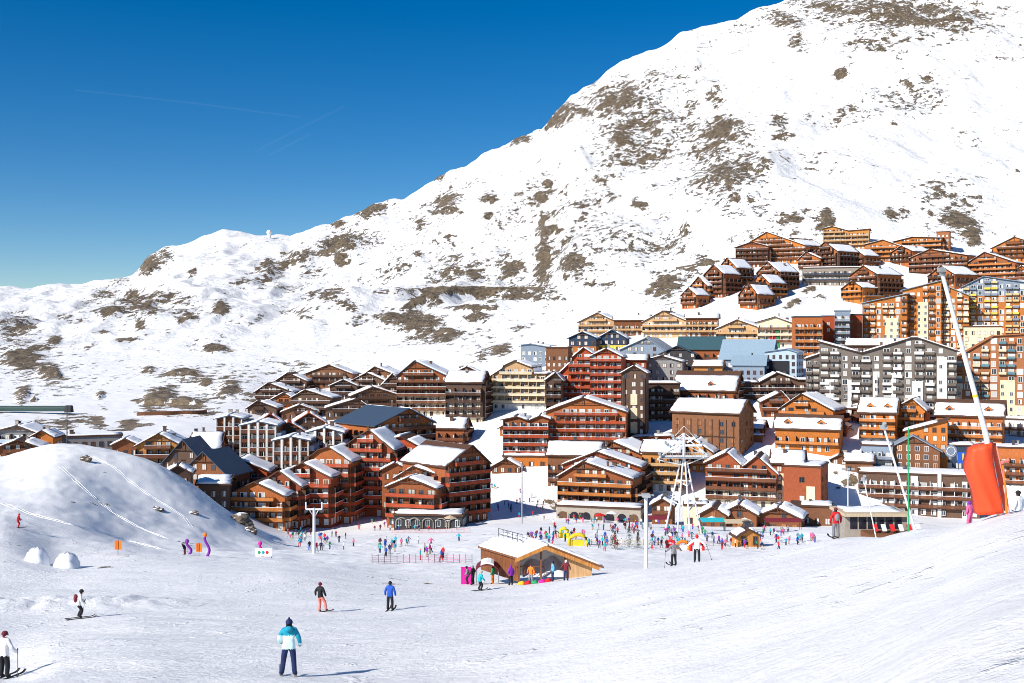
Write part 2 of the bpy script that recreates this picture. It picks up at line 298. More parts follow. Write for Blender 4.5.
BLOBS = [(900,14,95,16,.8,5),(822,6,26,8,.75,10),(785,20,22,10,.75,20),(795,42,14,7,.7,20),(745,28,16,6,.45,0),(560,116,18,9,.95,-35),(618,100,32,17,.85,-10),(592,78,14,9,.6,-40),(665,76,26,9,.5,0),
 (622,140,14,13,.85,30),(650,155,16,8,.75,20),(720,131,24,14,.9,-25),(700,68,14,7,.5,0),(716,97,10,14,.6,0),(742,165,34,16,.6,-10),(722,172,16,14,.75,0),(690,105,8,16,.5,0),(668,150,8,14,.5,0),(760,190,20,8,.5,15),
 (600,180,16,9,.6,0),(590,205,20,11,.6,0),(544,232,7,20,.85,5),(544,262,9,26,1.0,5),(575,264,18,13,.85,0),(510,268,18,11,.85,0),(462,272,30,6,.8,5),(450,262,14,8,.7,-20),(475,291,70,3.4,1.25,0),(424,299,26,4,1.2,-25),
 (520,297,32,4.5,1.0,0),(590,286,30,4,.6,0),(415,324,32,12,1.0,8),(390,318,16,7,.8,0),(445,332,18,6,.8,0),(432,338,36,6,.7,0),(480,318,14,5,.9,0),(468,308,30,2.5,.8,0),(480,356,12,7,.7,-20),(498,350,14,6,.7,-10),(515,330,12,5,.5,-20),
 (340,244,36,10,.85,-18),(300,258,24,8,.75,-18),(270,272,22,9,.75,-25),(245,283,16,6,.6,-20),(372,210,18,6,1.0,-5),(405,190,12,4,.6,-20),(445,203,20,9,.85,-35),(420,222,12,8,.6,-30),(520,140,12,5,.8,-20),(150,263,13,9,1.0,-35),(163,257,10,7,.8,0),(120,283,10,4,.6,0),
 (140,303,38,8,.8,-10),(112,311,18,6,.85,0),(180,300,14,4,.6,-20),(185,318,18,6,.7,-18),(105,295,14,5,.7,0),(65,318,10,5,.7,0),(18,326,20,9,.8,0),(10,340,12,6,.5,0),(22,358,26,12,1.0,8),(48,371,16,8,.95,15),(22,396,8,9,.9,30),
 (215,349,12,4.5,1.2,0),(158,399,20,10,1.0,-20),(185,404,26,6,.9,0),(150,370,10,4,.8,0),(186,374,22,6,.9,0),(205,383,12,5,.8,0),(228,388,14,8,.9,-35),(248,398,14,5,.5,0),(125,340,14,3,.6,0),(330,296,16,8,.75,10),(345,304,12,6,.7,0),(300,312,20,7,.6,0),(360,320,14,6,.5,0),
 (270,360,8,3,.5,0),(285,366,10,4,.7,0),(302,365,12,4,.6,0),(665,287,16,13,.95,-20),(690,270,20,3,.8,-5),(705,264,12,7,.8,0),(672,238,10,6,.7,10),(685,233,8,4,.6,0),(790,218,14,8,.85,0),(826,222,10,12,1.0,0),(958,222,22,10,.95,20),(970,234,12,9,.9,20),(948,190,30,8,.55,10),(922,188,20,4,.5,0),(930,200,10,10,.5,0),
 (65,424,24,7,.85,-10),(95,423,11,6,.9,0),(130,425,16,6,.85,0),(40,420,8,5,.6,0),(175,413,30,3.2,.9,0),(880,44,40,8,.55,0),(1000,60,20,4,.35,0),(620,230,14,6,.4,0),(640,252,16,5,.4,0),(660,215,20,8,.35,0),(560,190,16,10,.35,0),(505,225,20,10,.3,0),(85,345,12,5,.4,0),(240,322,16,6,.4,0),(700,180,14,8,.5,0),
 (810,290,8,3,.9,-20),(798,302,10,4,.9,-20),(820,298,6,2.5,.8,0),(668,325,10,6,.4,0),(745,425,10,3,.6,-10),(850,480,10,5,1.0,-30),(838,488,8,4,.9,-30),(560,508,24,5,.7,20)]
SPECK = [(560,220,110,70,.55),(640,130,70,60,.8),(720,170,60,60,.75),(900,105,110,30,.55),(880,25,150,30,.5),(960,210,70,40,.55),(440,270,120,60,.55),(300,290,80,50,.45),(140,310,120,30,.5),(60,380,90,40,.5),(220,390,80,30,.6),(470,345,60,25,.5),(660,250,80,30,.6),(760,235,90,20,.4),(40,430,90,12,.5),(810,120,30,20,.4),(300,385,50,20,.6)]

_rb = random.Random(3)
for (bx,by,rx,ry,s) in SPECK[:10]:
    for _ in range(int(rx*ry*s/330)+5):
        ax, ay = _rb.gauss(bx,rx*.6), _rb.gauss(by,ry*.6)
        if 360 < ax < 760 and ay < 60 or ay > 415: continue
        w_ = _rb.uniform(2.5,9); BLOBS.append((ax,ay,w_,w_*_rb.uniform(.35,.9),_rb.uniform(.6,1.0),_rb.uniform(-45,25)))
def build_terrain():
    cols = np.concatenate([np.arange(-300,-20,14), np.arange(-20,1044,2.6), np.arange(1044,1301,14)])
    rows = np.concatenate([np.arange(.6,12,.25), np.arange(12,60,.3), np.arange(60,130,.6), np.arange(130,260,1.1), np.arange(260,700,2.2), np.arange(700,1480,3.2), np.arange(1480,2700,60)])
    PX, D = np.meshgrid(cols, rows); Z = height(PX, D)
    X = (PX-CX)/F*D; Y = D.copy(); py = CY-Z/D*F
    rock = np.zeros_like(Z); speck = np.zeros_like(Z)
    inm = D > 330
    for (bx,by,rx,ry,s,an) in BLOBS:
        a = R(an); dx, dy = PX-bx, py-by; u = (dx*math.cos(a)+dy*math.sin(a))/(rx*1.25); v = (-dx*math.sin(a)+dy*math.cos(a))/(ry*1.35)
        near = (by > 470)
        rock = np.maximum(rock, s*np.exp(-(u*u+v*v)*1.1)*(inm if not near else (D > 300)))
    for (bx,by,rx,ry,s) in SPECK:
        speck = np.maximum(speck, s*np.exp(-(((PX-bx)/rx)**2+((py-by)/ry)**2))*(D > 480))
    speck = np.maximum(speck, .22*sm(470,560,D)*(1-sm(DR-60,DR,D))); speck = np.maximum(speck, .18*sm(340,360,D)*(D < 560))
    rock[D > DR+40] = 0
    # outcrops stand proud of the snow and are broken
    msk = sm(.4,.9,rock)*(D > 480); Z = Z+msk*(3.2*np.abs(fbm(X*.08,Y*.06,4,77))+.8)
    nr, nc = Z.shape
    me = bpy.data.meshes.new('snowfield')
    co = np.stack([X,Y,Z],-1).reshape(-1,3).astype(np.float32)
    idx = np.arange(nr*nc).reshape(nr,nc)
    q = np.stack([idx[:-1,:-1],idx[:-1,1:],idx[1:,1:],idx[1:,:-1]],-1).reshape(-1,4).astype(np.int32)
    me.vertices.add(len(co)); me.vertices.foreach_set('co', co.ravel())
    me.loops.add(q.size); me.loops.foreach_set('vertex_index', q.ravel())
    me.polygons.add(len(q)); me.polygons.foreach_set('loop_start', np.arange(0,q.size,4,dtype=np.int32))
    me.polygons.foreach_set('use_smooth', np.ones(len(q),bool))
    me.update(calc_edges=True)
    groomed = (1-sm(110,170,D))*.85+.15*(1-sm(300,420,D)); far = sm(420,900,D)
    for nm, arr in (('rock',rock),('speck',speck),('groomed',groomed),('far',far)):
        at = me.attributes.new(nm, 'FLOAT', 'POINT'); at.data.foreach_set('value', arr.ravel().astype(np.float32))
    me.materials.append(M['terrain'])
    o = link('snowfield', me); tag(o, kind='structure')
    return o
build_terrain()
# far peak beyond the left end of the ridge
def far_peak():
    mb = MB(); n = 26; d0 = 5200
    vs, fs = [], []
    for j in range(9):
        for i in range(n+1):
            px = -420+i*20.5; t = j/8
            top = 304-26*math.exp(-((px+4)/9)**2)-12*math.exp(-((px+110)/60)**2)
            p = P(px, top, d0); z0 = -300.0
            zz = z0+(p.z-z0)*math.sin(t*math.pi) if j <= 8 else z0
            vs.append((p.x, d0-900+1800*t, zz+(20*math.sin(i*2.1+j*1.7) if 0<j<8 and j!=4 else 0)))
    for j in range(8):
        for i in range(n): a = j*(n+1)+i; fs.append((a,a+1,a+n+2,a+n+1))
    mb.add(vs, fs); tag(mb.obj('far_mountains', M['terrain'], smooth=True), kind='structure')
far_peak()
# ------------------------------------------------------------------ buildings
_cache = {}
def win_mesh(kind, frame):
    k = ('win', kind, frame)
    if k not in _cache:
        mb = MB(); w, h = .62, .72
        for x0,x1,z0,z1 in ((-w,w,-h,-h+.1),(-w,w,h-.1,h),(-w,-w+.1,-h+.1,h-.1),(w-.1,w,-h+.1,h-.1),(-.04,.04,-h+.1,h-.1)): mb.box(x0,x1,-.10,.02,z0,z1,1)
        if kind == 'half':
            mb.box(-w+.1,-.04,-.05,0,-h+.1,h-.1,0); mb.box(.04,w-.1,-.04,0,-h+.1,h-.1,2); mats = ['glass', frame, 'curtain']
        else:
            mb.box(-w+.1,-.04,-.05,0,-h+.1,h-.1,0); mb.box(.04,w-.1,-.05,0,-h+.1,h-.1,0); mats = [kind, frame]
        _cache[k] = mb.mesh('window', mats)
    return _cache[k]
def balc_mesh(L, rail, fin, dep=1.5, hgt=2.3, every=3.4, snow=False):
    k = ('balc', round(L,1), rail, fin, dep, round(hgt,1), snow)
    if k not in _cache:
        mb = MB(); h = L/2
        mb.box(-h,h,-dep,0,-.12,.04,1)
        for b in range(3): mb.box(-h,h,-dep-.05,-dep+.03,.10+b*.31,.10+b*.31+.27,0)      # three boards of the railing
        mb.box(-h-.03,h+.03,-dep-.09,-dep+.07,1.04,1.12,1)
        if snow: mb.box(-h,h,-dep-.10,-dep+.09,1.12,1.21,2)
        for s in (-h,h): mb.box(min(s,s*.985),max(s,s*.985),-dep+.03,0,.06,.98,0)
        if fin:
            n = max(1, round(L/every))
            for i in range(n+1):
                x = -h+.08+(L-.16)*i/n; mb.box(x-.07,x+.07,-dep+.05,-.01,.05,hgt-.13,3)
        _cache[k] = mb.mesh('balcony', [rail,'eave','snow',fin or rail])
    return _cache[k]
def prof_at(prof, f):
    for (a,za),(b,zb) in zip(prof, prof[1:]):
        if a <= f <= b: return za+(zb-za)*(f-a)/max(1e-6,b-a)
    return prof[-1][1]
def snow_slab(mb, a, b, v0, v1, swap, th=.42, inset=.12, cover=1.0, seed=0):
    """blanket of snow over one roof slope: soft top, ragged rim"""
    (u0,z0),(u1,z1) = a, b; rr = random.Random(seed); n, m = 8, max(4, min(10, int(abs(v1-v0)/2)))
    L = math.hypot(u1-u0, z1-z0); nu, nz_ = -(z1-z0)/L*(1 if u1>u0 else -1), abs(u1-u0)/L
    top, bot = [], []; hv = rr.uniform(.7,1.6)
    for i in range(n+1):
        for j in range(m+1):
            e = min(i, n-i, j, m-j); t = th*(1.0 if e >= 1 else .6)*hv+rr.uniform(-.08,.14)
            s, w = i/n, j/m
            s = inset/L+(1-2*inset/L)*s; ww = v0+inset+(v1-v0-2*inset)*w
            if e == 0: s = min(1,max(0,s+rr.uniform(-.02,.02)+(.02 if i==0 else -.02 if i==n else 0))); ww += rr.uniform(0,.55)*(1 if j == 0 else -1 if j == m else 0)+rr.uniform(-.08,.08)
            u, z = u0+(u1-u0)*s, z0+(z1-z0)*s
            p = lambda o: ((u+nu*o, ww, z+nz_*o) if not swap else (ww, u+nu*o, z+nz_*o))
            top.append(p(t)); bot.append(p(.015))
    if rr.random() < .22 and not swap is None:      # snow has slid and left part of the slope bare
        k0 = rr.choice((1,2)); cut = (m+1)*k0
        if z1 > z0: top, bot = top[:-cut], bot[:-cut]
        else: top, bot = top[cut:], bot[cut:]
        n -= k0
    W = m+1; N = len(top); fs = []
    for i in range(n):
        for j in range(m): q = i*W+j; fs.append((q,q+1,q+W+1,q+W)); 
    rim = [j for j in range(W)]+[i*W+m for i in range(1,n+1)]+[n*W+j for j in range(m-1,-1,-1)]+[i*W for i in range(n-1,0,-1)]
    for a_, b_ in zip(rim, rim[1:]+rim[:1]): fs.append((a_,b_,N+b_,N+a_))
    mb.add(top+bot, fs)
class Rest:
    """what is past the first 96 of a part on one building goes into one mesh of that part"""
    def __init__(s): s.mb, s.mats = MB(), []
    def add(s, me, mat):
        mp = []
        for m in me.materials:
            if m.name not in s.mats: s.mats.append(m.name)
            mp.append(s.mats.index(m.name))
        b = len(s.mb.v); s.mb.v.extend([tuple(mat @ v.co) for v in me.vertices])
        for f in me.polygons: s.mb.f.append(tuple(b+i for i in f.vertices)); s.mb.m.append(mp[f.material_index])
    def done(s, name, root):
        if s.mb.v: o = s.mb.obj(name, [bpy.data.materials[m] for m in s.mats], root); o['kind'] = 'stuff'
NB = [0]
def B(x0, x1, yb, top, label, wall='chestnut', balc='rail_brown', d=None, rel=15, D=13, cat='chalet', name=None, snow='all', roof='eave', base=None, bfl=1, frame='frame_wood',
      win=('curtain','curtain','half','glass'), fl=2.8, ov=.9, step=2.7, piers=None, fin='eave', brow='bands', side=True, chim=0, seed=None, dd=(236,745), fins=True, gap=0, th=.33, posts=True, skip0=False, sbalc=True, balcs=None, pdep=.55, pmat=None, dorm=0, ribs=0):
    """one building standing where the sight line (mid of x0..x1, yb) meets the ground; heights are read off at its distance.
    top: ('g', eave, ridge[, ridge fraction]) gable to the front; ('s', eave, ridge) ridge along the front; ('f', y) flat; ('p', [(fraction, y)...]) any outline"""
    NB[0] += 1; rr = random.Random(seed or NB[0]*13+5); xc = (x0+x1)/2
    if d is None: d = find_d(xc, yb, *dd)
    mpp = d/F; r = R(rel); W = (x1-x0)*mpp/max(.35, math.cos(r)); z = gz(xc, d); zpic = -(yb-CY)*mpp
    if zpic-z > .6: yb += (zpic-z)/mpp; zpic = z       # on falling ground the walls reach down to it
    p = Vector(((xc-CX)*mpp, d, zpic)); th0 = -math.atan2(p.x, p.y)
    root = empty(name or ('chalet' if cat == 'chalet' else cat.replace(' ','_')), p, th0-r); tag(root, label, cat)
    H = lambda y: max(2.2,(yb-y)*mpp)
    swap = top[0] == 's'
    if top[0] == 'g': rc = top[3] if len(top) > 3 else .5; prof = [(0,H(top[1])),(rc,H(top[2])),(1,H(top[1]+(top[4] if len(top)>4 else 0)))]
    elif top[0] == 's': prof = [(0,H(top[1])),(.5,H(top[2])),(1,H(top[1]))]
    elif top[0] == 'f': prof = [(0,H(top[1])),(1,H(top[1]))]
    else: prof = [(f,H(y)) for f,y in top[1]]
    span, off = (D,0) if swap else (W,-W/2)
    v0, v1 = (-W/2,W/2) if swap else (0,D)
    pts = [(off+f*span, zz) for f,zz in prof]; deep = -5.0-max(0,zpic-z)
    hb = bfl*fl if base else None
    # walls
    mb = MB(); mb.prism([(off,hb-.02 if base else deep),(off+span,hb-.02 if base else deep)]+pts[::-1], v0, v1, swap); mb.obj('wall', wall, root)
    if base:
        mb = MB(); mb.box(-W/2-.06,W/2+.06,-.06,D+.06,deep,hb); mb.obj('base_wall', base, root)
    # roof slabs
    rb = MB(); flat = top[0] == 'f'; sb = MB(); t = .28
    if flat:
        rb.box(-W/2-.3,W/2+.3,-.3,D+.3,pts[0][1]+.01,pts[0][1]+.5)
        if snow != 'none': snow_slab(sb, (-W/2-.3,pts[0][1]+.5),(W/2+.3,pts[0][1]+.5), -.3, D+.3, False, th, .2, seed=NB[0])
    else:
        segs = list(zip(pts, pts[1:])); ns = len(segs)
        for i,(a,b) in enumerate(segs):
            (ua,za),(ub,zb) = a,b; sl = (zb-za)/(ub-ua) if ub != ua else 0
            if ub-ua < .05: continue
            if i == 0: ua -= ov; za -= ov*sl
            if i == ns-1: ub += ov; zb += ov*sl
            rb.prism([(ua,za+.02),(ub,zb+.02),(ub,zb+.02+t),(ua,za+.02+t)], v0-ov, v1+ov, swap)
            want = snow == 'all' or (snow == 'right' and i == ns-1) or (snow == 'left' and i == 0)
            if want: snow_slab(sb, (ua,za+.02+t),(ub,zb+.02+t), v0-ov, v1+ov, swap, th, .22, seed=NB[0]*7+i)
    ro = rb.obj('roof', roof, root)
    if sb.v: sb.obj('roof_snow', 'snow', ro, smooth=True)
    zr = max(q[1] for q in pts)
    if not chim and snow != 'none' and rr.random() < .6: chim = rr.choice((1,1,2))
    for c in range(dorm):
        cx_ = v0+(v1-v0)*(c+.5+rr.uniform(-.12,.12))/dorm; sl_ = (pts[1][1]-pts[0][1])/(pts[1][0]-pts[0][0]); y0_ = D*.07; zb_ = pts[0][1]+sl_*y0_; hh_ = 1.5; w_ = 1.15
        db = MB(); db.prism([(cx_-w_,zb_-.3),(cx_+w_,zb_-.3),(cx_+w_,zb_+hh_),(cx_,zb_+hh_+.9),(cx_-w_,zb_+hh_)],y0_,y0_+3.6); db.box(cx_-.5,cx_+.5,y0_-.04,y0_-.003,zb_+.45,zb_+1.4,1)
        for sg in (-1,1): db.add([(cx_,y0_-.4,zb_+hh_+.98),(cx_+sg*(w_+.35),y0_-.4,zb_+hh_-.20),(cx_+sg*(w_+.35),y0_+3.7,zb_+hh_-.20),(cx_,y0_+3.7,zb_+hh_+.98),(cx_,y0_-.4,zb_+hh_+1.25),(cx_+sg*(w_+.35),y0_-.4,zb_+hh_+.05),(cx_+sg*(w_+.35),y0_+3.7,zb_+hh_+.05),(cx_,y0_+3.7,zb_+hh_+1.25)],[(0,1,2,3),(7,6,5,4),(0,4,5,1),(1,5,6,2),(2,6,7,3),(3,7,4,0)],2)
        db.obj('dormer',[wall,'glass','snow'],ro)
    for c in range(chim):
        fx = rr.uniform(.25,.75); cu = off+fx*span; cz = prof_at(prof, fx); cb = MB(); cv = v0+(v1-v0)*rr.uniform(.3,.7)
        q = (cv,cu) if swap else (cu,cv)
        cw_ = rr.choice((.3,.45,.6)); ch_ = rr.uniform(1.2,2.2); cb.box(q[0]-cw_,q[0]+cw_,q[1]-cw_*.8,q[1]+cw_*.8,cz-.3,cz+ch_); cb.box(q[0]-cw_-.14,q[0]+cw_+.14,q[1]-cw_*.8-.14,q[1]+cw_*.8+.14,cz+ch_,cz+ch_+.15); cb.obj('chimney', rr.choice(('stone','umber','darksteel')), ro)
    # facades
    left = dict(window=96, balcony=96); rest = dict(window=Rest(), balcony=Rest())
    def put(name, me, loc, rz, sx=1, sz=1):
        if left[name] > 0:
            left[name] -= 1; o = link(name, me, root, loc, rz); o.scale = (sx,1,sz)
        else: rest[name].add(me, Matrix.LocRotScale(Vector(loc), Matrix.Rotation(rz,3,'Z').to_quaternion(), Vector((sx,1,sz))))
    def facade(L, org, rz, hfun, isfront):
        ca, sa = math.cos(rz), math.sin(rz); loc = lambda u, o, zz: (org[0]+u*ca+o*sa, org[1]+u*sa-o*ca, zz)
        n = max(1, round(L/step)); cw = L/n; zmax = max(hfun(f/20) for f in range(21)); nf = max(1, int((zmax-.3)/fl))
        for k in range(nf-1,-1,-1):
            z0 = k*fl; fit = [i for i in range(n) if hfun((i+.5)/n) > z0+2.2]
            if not fit: continue
            lower = base and k < bfl
            # balcony
            if balc and k >= 1 and not (skip0 and k == 1) and (isfront or sbalc):
                bm_ = balcs[(k+rr.randint(0,1))%len(balcs)] if balcs else balc
                if brow == 'bands':
                    # one band along every run of columns that fits under the roof
                    a, b = fit[0], fit[-1]; LL = (b-a+1)*cw-.3
                    full = min(hfun((a+.1)/n), hfun((b+.9)/n)) > z0+fl*.95
                    put('balcony', balc_mesh(LL, bm_, fin if fins and full else None, hgt=fl, snow=rr.random()<.5), loc(-L/2+(a+b+1)/2*cw, 0, z0), rz)
                elif brow == 'bays':
                    for i in fit:
                        if (i+(gap and k//99)) % 3 != 2 and not (piers and any(f0 <= (i+.5)/n <= f1 and z0 < zt for f0,f1,zt in piers_m)):
                            put('balcony', balc_mesh(cw*.86, rr.choice(balcs) if balcs else bm_, fin if fins and hfun((i+.5)/n) > z0+fl else None, dep=.9, hgt=fl, every=9, snow=rr.random()<.2), loc(-L/2+(i+.5)*cw, 0, z0), rz)
            for i in fit:
                if rr.random() < .06: continue
                u = -L/2+(i+.5)*cw+rr.uniform(-.12,.12)
                onp = isfront and any(f0-.02 <= (u+L/2)/L <= f1+.02 and z0+2.2 < zt for f0,f1,zt in piers_m)
                if onp and (ribs or rr.random() < .1): continue
                sx, sz, zc = min(1.25, cw*.40)*rr.uniform(.85,1.1), 1.2, z0+1.35
                if onp: sx, sz = .85, 1.05
                elif balc and k >= 1 and rr.random() < .7: sx, sz, zc = min(1.9, cw*rr.uniform(.42,.68)), 1.48, z0+1.12
                put('window', win_mesh('glass' if onp else rr.choice(win), frame), loc(u, pdep+.02 if onp else (.12 if lower else .02), zc), rz, sx, sz)
        return nf
    piers_m = []
    if ribs: piers = [(max(0,i/ribs-.028),min(1,i/ribs+.028),yb-prof_at(prof,i/ribs)/mpp+.3) for i in range(ribs+1)]
    if piers:
        for f0,f1,yt in piers:
            zt = H(yt); piers_m.append((f0,f1,zt)); mb = MB(); mb.box(-W/2+f0*W,-W/2+f1*W,-pdep,.3,deep,zt); mb.obj('pier', pmat or ('white' if base != 'cream' else 'cream'), root)
    if swap: hf = lambda f: prof[0][1]; hs = lambda f: prof_at(prof, f)
    else: hf = lambda f: prof_at(prof, f); hs = lambda f: prof[-1][1]; hl = lambda f: prof[0][1]
    nf = facade(W, (0,0), 0, hf, True)
    if side and D > 4:
        if rel > 8: facade(D, (W/2,D/2), math.pi/2, hs, False)
        elif rel < -8: facade(D, (-W/2,D/2), -math.pi/2, hs if swap else hl, False)
    for nm_ in rest: rest[nm_].done(nm_, root)
    if top[0] == 'g' and posts and H(top[2])-H(top[1]) > 2.2:      # carved truss in the gable
        mb = MB(); (ua,za),(um,zm_),(ub,zb) = pts
        f = .62; zt = za+(zm_-za)*f; a = ua+(um-ua)*f; b = ub+(um-ub)*f
        mb.box(a,b,-ov*.8,-ov*.8+.18,zt-.25,zt); mb.box(um-.1,um+.1,-ov*.8+.01,-ov*.8+.17,zt,zm_-.1); mb.obj('gable_truss', 'eave', root)
    return root
def lbox(root, nm, x0,x1,y0,y1,z0,z1, m, parent=None):
    mb = MB(); mb.box(x0,x1,y0,y1,z0,z1); return mb.obj(nm, m, parent or root)

BR = dict(wall='umber', balc='rail_dark', win=('curtain','half','glass','glass'))
OR = dict(wall='orange', balc='rail_orange'); RD = dict(wall='redwood', balc='rail_red'); RU = dict(wall='rust', balc='rail_orange', win=('curtain','half','glass','amber'))
TN = dict(wall='tan', balc='rail_tan', frame='frame_white'); CH = dict(wall='chestnut', balc='rail_red')
AB = 'apartment building'
# --- far left, beyond the mound
B(-12,36,452,('g',434,426,.6),'grey house with pale balconies at the left edge, behind the snow mound','grey','paleblue',rel=20,frame='frame_white',cat='house')
B(-4,40,462,('g',449,440),'low brown chalet with snowy gable at the left edge above the mound','brown','rail_brown',rel=10,d=318)
B(32,52,448,('g',437,431),'small orange timber chalet beside the grey house at far left','orange',None,rel=20,D=8,d=330)
# --- chalets right of the mound
B(137,180,464,('g',446,434),'orange chalet with white lower corner, just right of the mound crest','honey','rail_brown',base='white',rel=12,D=14,d=330)
B(113,137,452,('g',445,439),'small snow-capped chalet left of the orange chalet behind the mound','brown',None,rel=10,D=9,d=335)
B(164,203,479,('g',463,440),'steep brown gable with dark blue roof behind the mound edge','umber',None,snow='none',roof='slate',rel=22,D=12,d=322)
B(182,203,462,('g',449,435),'small dark red gable house with snow on its right slope','redwood',None,snow='right',rel=18,D=12,d=345)
B(192,219,462,('s',448,434),'orange house under a broad snow slope beside the white-ribbed apartments','orange',None,rel=10,D=11,d=340)
B(182,226,496,('g',474,452),'brown lattice gable with navy roof beside the snow mound','brown',None,snow='none',roof='slate',rel=28,D=14,d=305)
B(199,228,494,('s',484,478),'low brown annex under snow below the navy roof','umber',None,rel=8,D=9,d=296)
B(166,190,484,('g',473,466),'low dark hut half buried in snow on the mound edge','dark',None,rel=5,D=8,d=285)
# --- white-ribbed apartments
WR = dict(wall='brown', balc='rail_brown', frame='frame_white', fins=True, fin='white', cat=AB, name='apartment_building', D=14, roof='slate', step=3.0, posts=False, pdep=1.6)
B(217,242,474,('p',[(0,419),(.5,416),(1,419)]),'tall white-ribbed apartment block, leftmost of the ribbed row',rel=10,ribs=3,**WR,d=352)
B(241,276,476,('p',[(0,426),(.5,422),(1,426)]),'white-ribbed apartment block, second from the left of the ribbed row',rel=10,ribs=4,**WR,d=346)
B(274,309,480,('p',[(0,441),(.5,437),(1,441)]),'lowest white-ribbed apartment block, third from left in the ribbed row',rel=10,ribs=4,**WR,d=338)
B(307,343,474,('p',[(0,433),(.5,428),(1,433)]),'white-ribbed apartment block at the right end of the ribbed row',rel=12,ribs=4,**WR,d=350)
TR = dict(wall='umber', balc=None, D=10, roof='redwood', side=False, posts=True)
B(256,284,445,('g',424,414),'wide red-edged gable rising behind the ribbed apartments, left one',rel=0,d=368,**TR)
B(293,325,445,('g',423,413),'wide red-edged gable rising behind the ribbed apartments, right one',rel=0,d=368,**TR)
B(273,305,448,('g',432,422),'red-edged gable set lowest between two wider red-edged gables',rel=0,d=360,**TR)
# --- brown hillside chalets
hill = [(306,352,388,374,365,'large taupe hillside chalet with central chimney, highest in the brown cluster',.5,1,18),
 (276,306,394,381,373,'brown hillside chalet below the bare rocks, left of the highest chalet',.4,0,18),
 (256,292,404,392,383,'brown hillside chalet with long snowy right slope in the cluster’s upper left',.35,1,20),
 (248,276,416,408,401,'low brown chalet at the lower left end of the hillside cluster',.35,0,15),
 (271,296,410,400,393,'small reddish chalet between two snow roofs in the hillside cluster',.5,0,15),
 (292,331,416,398,390,'twin-gabled dark chalet in the middle of the hillside cluster',.35,0,22),
 (282,318,420,412,405,'tan-gabled chalet right behind the red-edged gables',.5,0,5),
 (330,357,400,386,380,'dark chalet under a flat snow roof below the highest hillside chalet',.5,0,12),
 (326,370,418,408,399,'low broad dark gable right of the red-edged gables',.7,0,0),
 (351,400,412,396,387,'dark broad-gabled chalet with a row of white windows on the hillside',.45,0,-4),
 (352,386,394,381,373,'dark chalet with bright snow roof near the top right of the hillside cluster',.45,1,25),
 (364,396,392,375,367,'tan-walled chalet at the upper right of the hillside cluster',.35,1,25),
 (383,402,406,384,374,'narrow brown and white chalet squeezed beside the large dark-red hotel',.5,0,10)]
for (a,b,y,e,g,lb,rc,ch,rl) in hill:
    kw = dict(BR); 
    if 'tan' in lb or 'taupe' in lb: kw['wall'] = 'timber'
    if 'reddish' in lb: kw['wall'] = 'rust'
    B(a,b,y,('g',e,g,rc),lb,rel=rl,D=12,chim=ch,fins=False,**kw)
# --- dark red-brown hotel and blue-roofed block
B(397,447,417,('g',376,361,.35),'tall dark red-brown hotel with cream lower floors above the blue-roofed block','chestnut','rail_brown',base='cream',bfl=3,rel=12,D=18,cat='hotel',name='hotel',chim=1,snow='right',roof='slate')
B(446,482,418,('s',382,372),'darker right wing block with snow roof beside the red-brown hotel','umber','rail_dark',base='cream',bfl=3,rel=14,D=13,cat=AB,d=424)
B(452,482,408,('g',374,367),'small dark red gable peeking between the hotel roofs','chestnut',None,rel=5,D=10,d=438)
B(376,434,466,('g',424,409,.55),'broad dark-fronted block with orange buttresses and slate-blue roof','rust','rail_brown',rel=-34,D=24,d=352,cat=AB,roof='slate',snow='right',win=('curtain','half','amber','glass'))
B(430,464,448,('s',428,419),'low snow-roofed wing right of the orange-buttressed block','chestnut','rail_brown',rel=12,D=12,cat='house')
# --- cream hotel and neighbours
B(480,546,410,('p',[(0,380),(.08,380),(.34,369),(.36,366),(.52,361),(.80,368),(.81,374),(1,374)]),'cream-yellow hotel with stacked balconies below the rocky slope','tan','cream',rel=14,D=15,cat='hotel',name='hotel',frame='frame_white',base='white',bfl=1,fin='cream',chim=1,win=('curtain','curtain','glass'))
B(546,562,420,('g',380,373,.6),'dark brown narrow block standing in for the cream hotel’s shaded right side','umber','rail_dark',rel=4,D=12,cat=AB)  # added dark block; its colour stands for the cream hotel's shaded side
B(737,762,436,('s',428,421),'small brown chalet under snow left of the long dormered roof','brown','rail_brown',rel=10,D=9)
B(866,898,402,('s',396,389),'dark snow-topped lodge at the foot of the huge taupe block','chestnut','rail_brown',rel=4,D=9,cat='lodge',name='lodge')
B(500,524,436,('g',428,421),'little red chalet above the balcony wing’s left end','rust','rail_red',rel=14,D=9)
B(521,549,368,('p',[(0,345),(.35,344),(1,347)]),'grey-blue metal-clad building with small square windows, left of the navy gables','greyblue',None,rel=14,D=16,cat='building',name='modern_building',frame='frame_white',roof='metalroof')
B(546,568,370,('f',348),'low brown flat-roofed block beside the grey-blue building','timber',None,rel=10,D=10,cat='building',d=474)
B(569,596,352,('g',338,332),'navy gabled house with ochre tower front','navy',None,rel=10,D=12,cat='house',roof='slate',base='ochre',bfl=5,d=485)
B(598,626,350,('g',338,330),'navy gabled house with yellow balcony front, right of the other navy gable','navy',None,rel=8,D=12,cat='house',roof='slate',base='lemon',bfl=4,d=490)
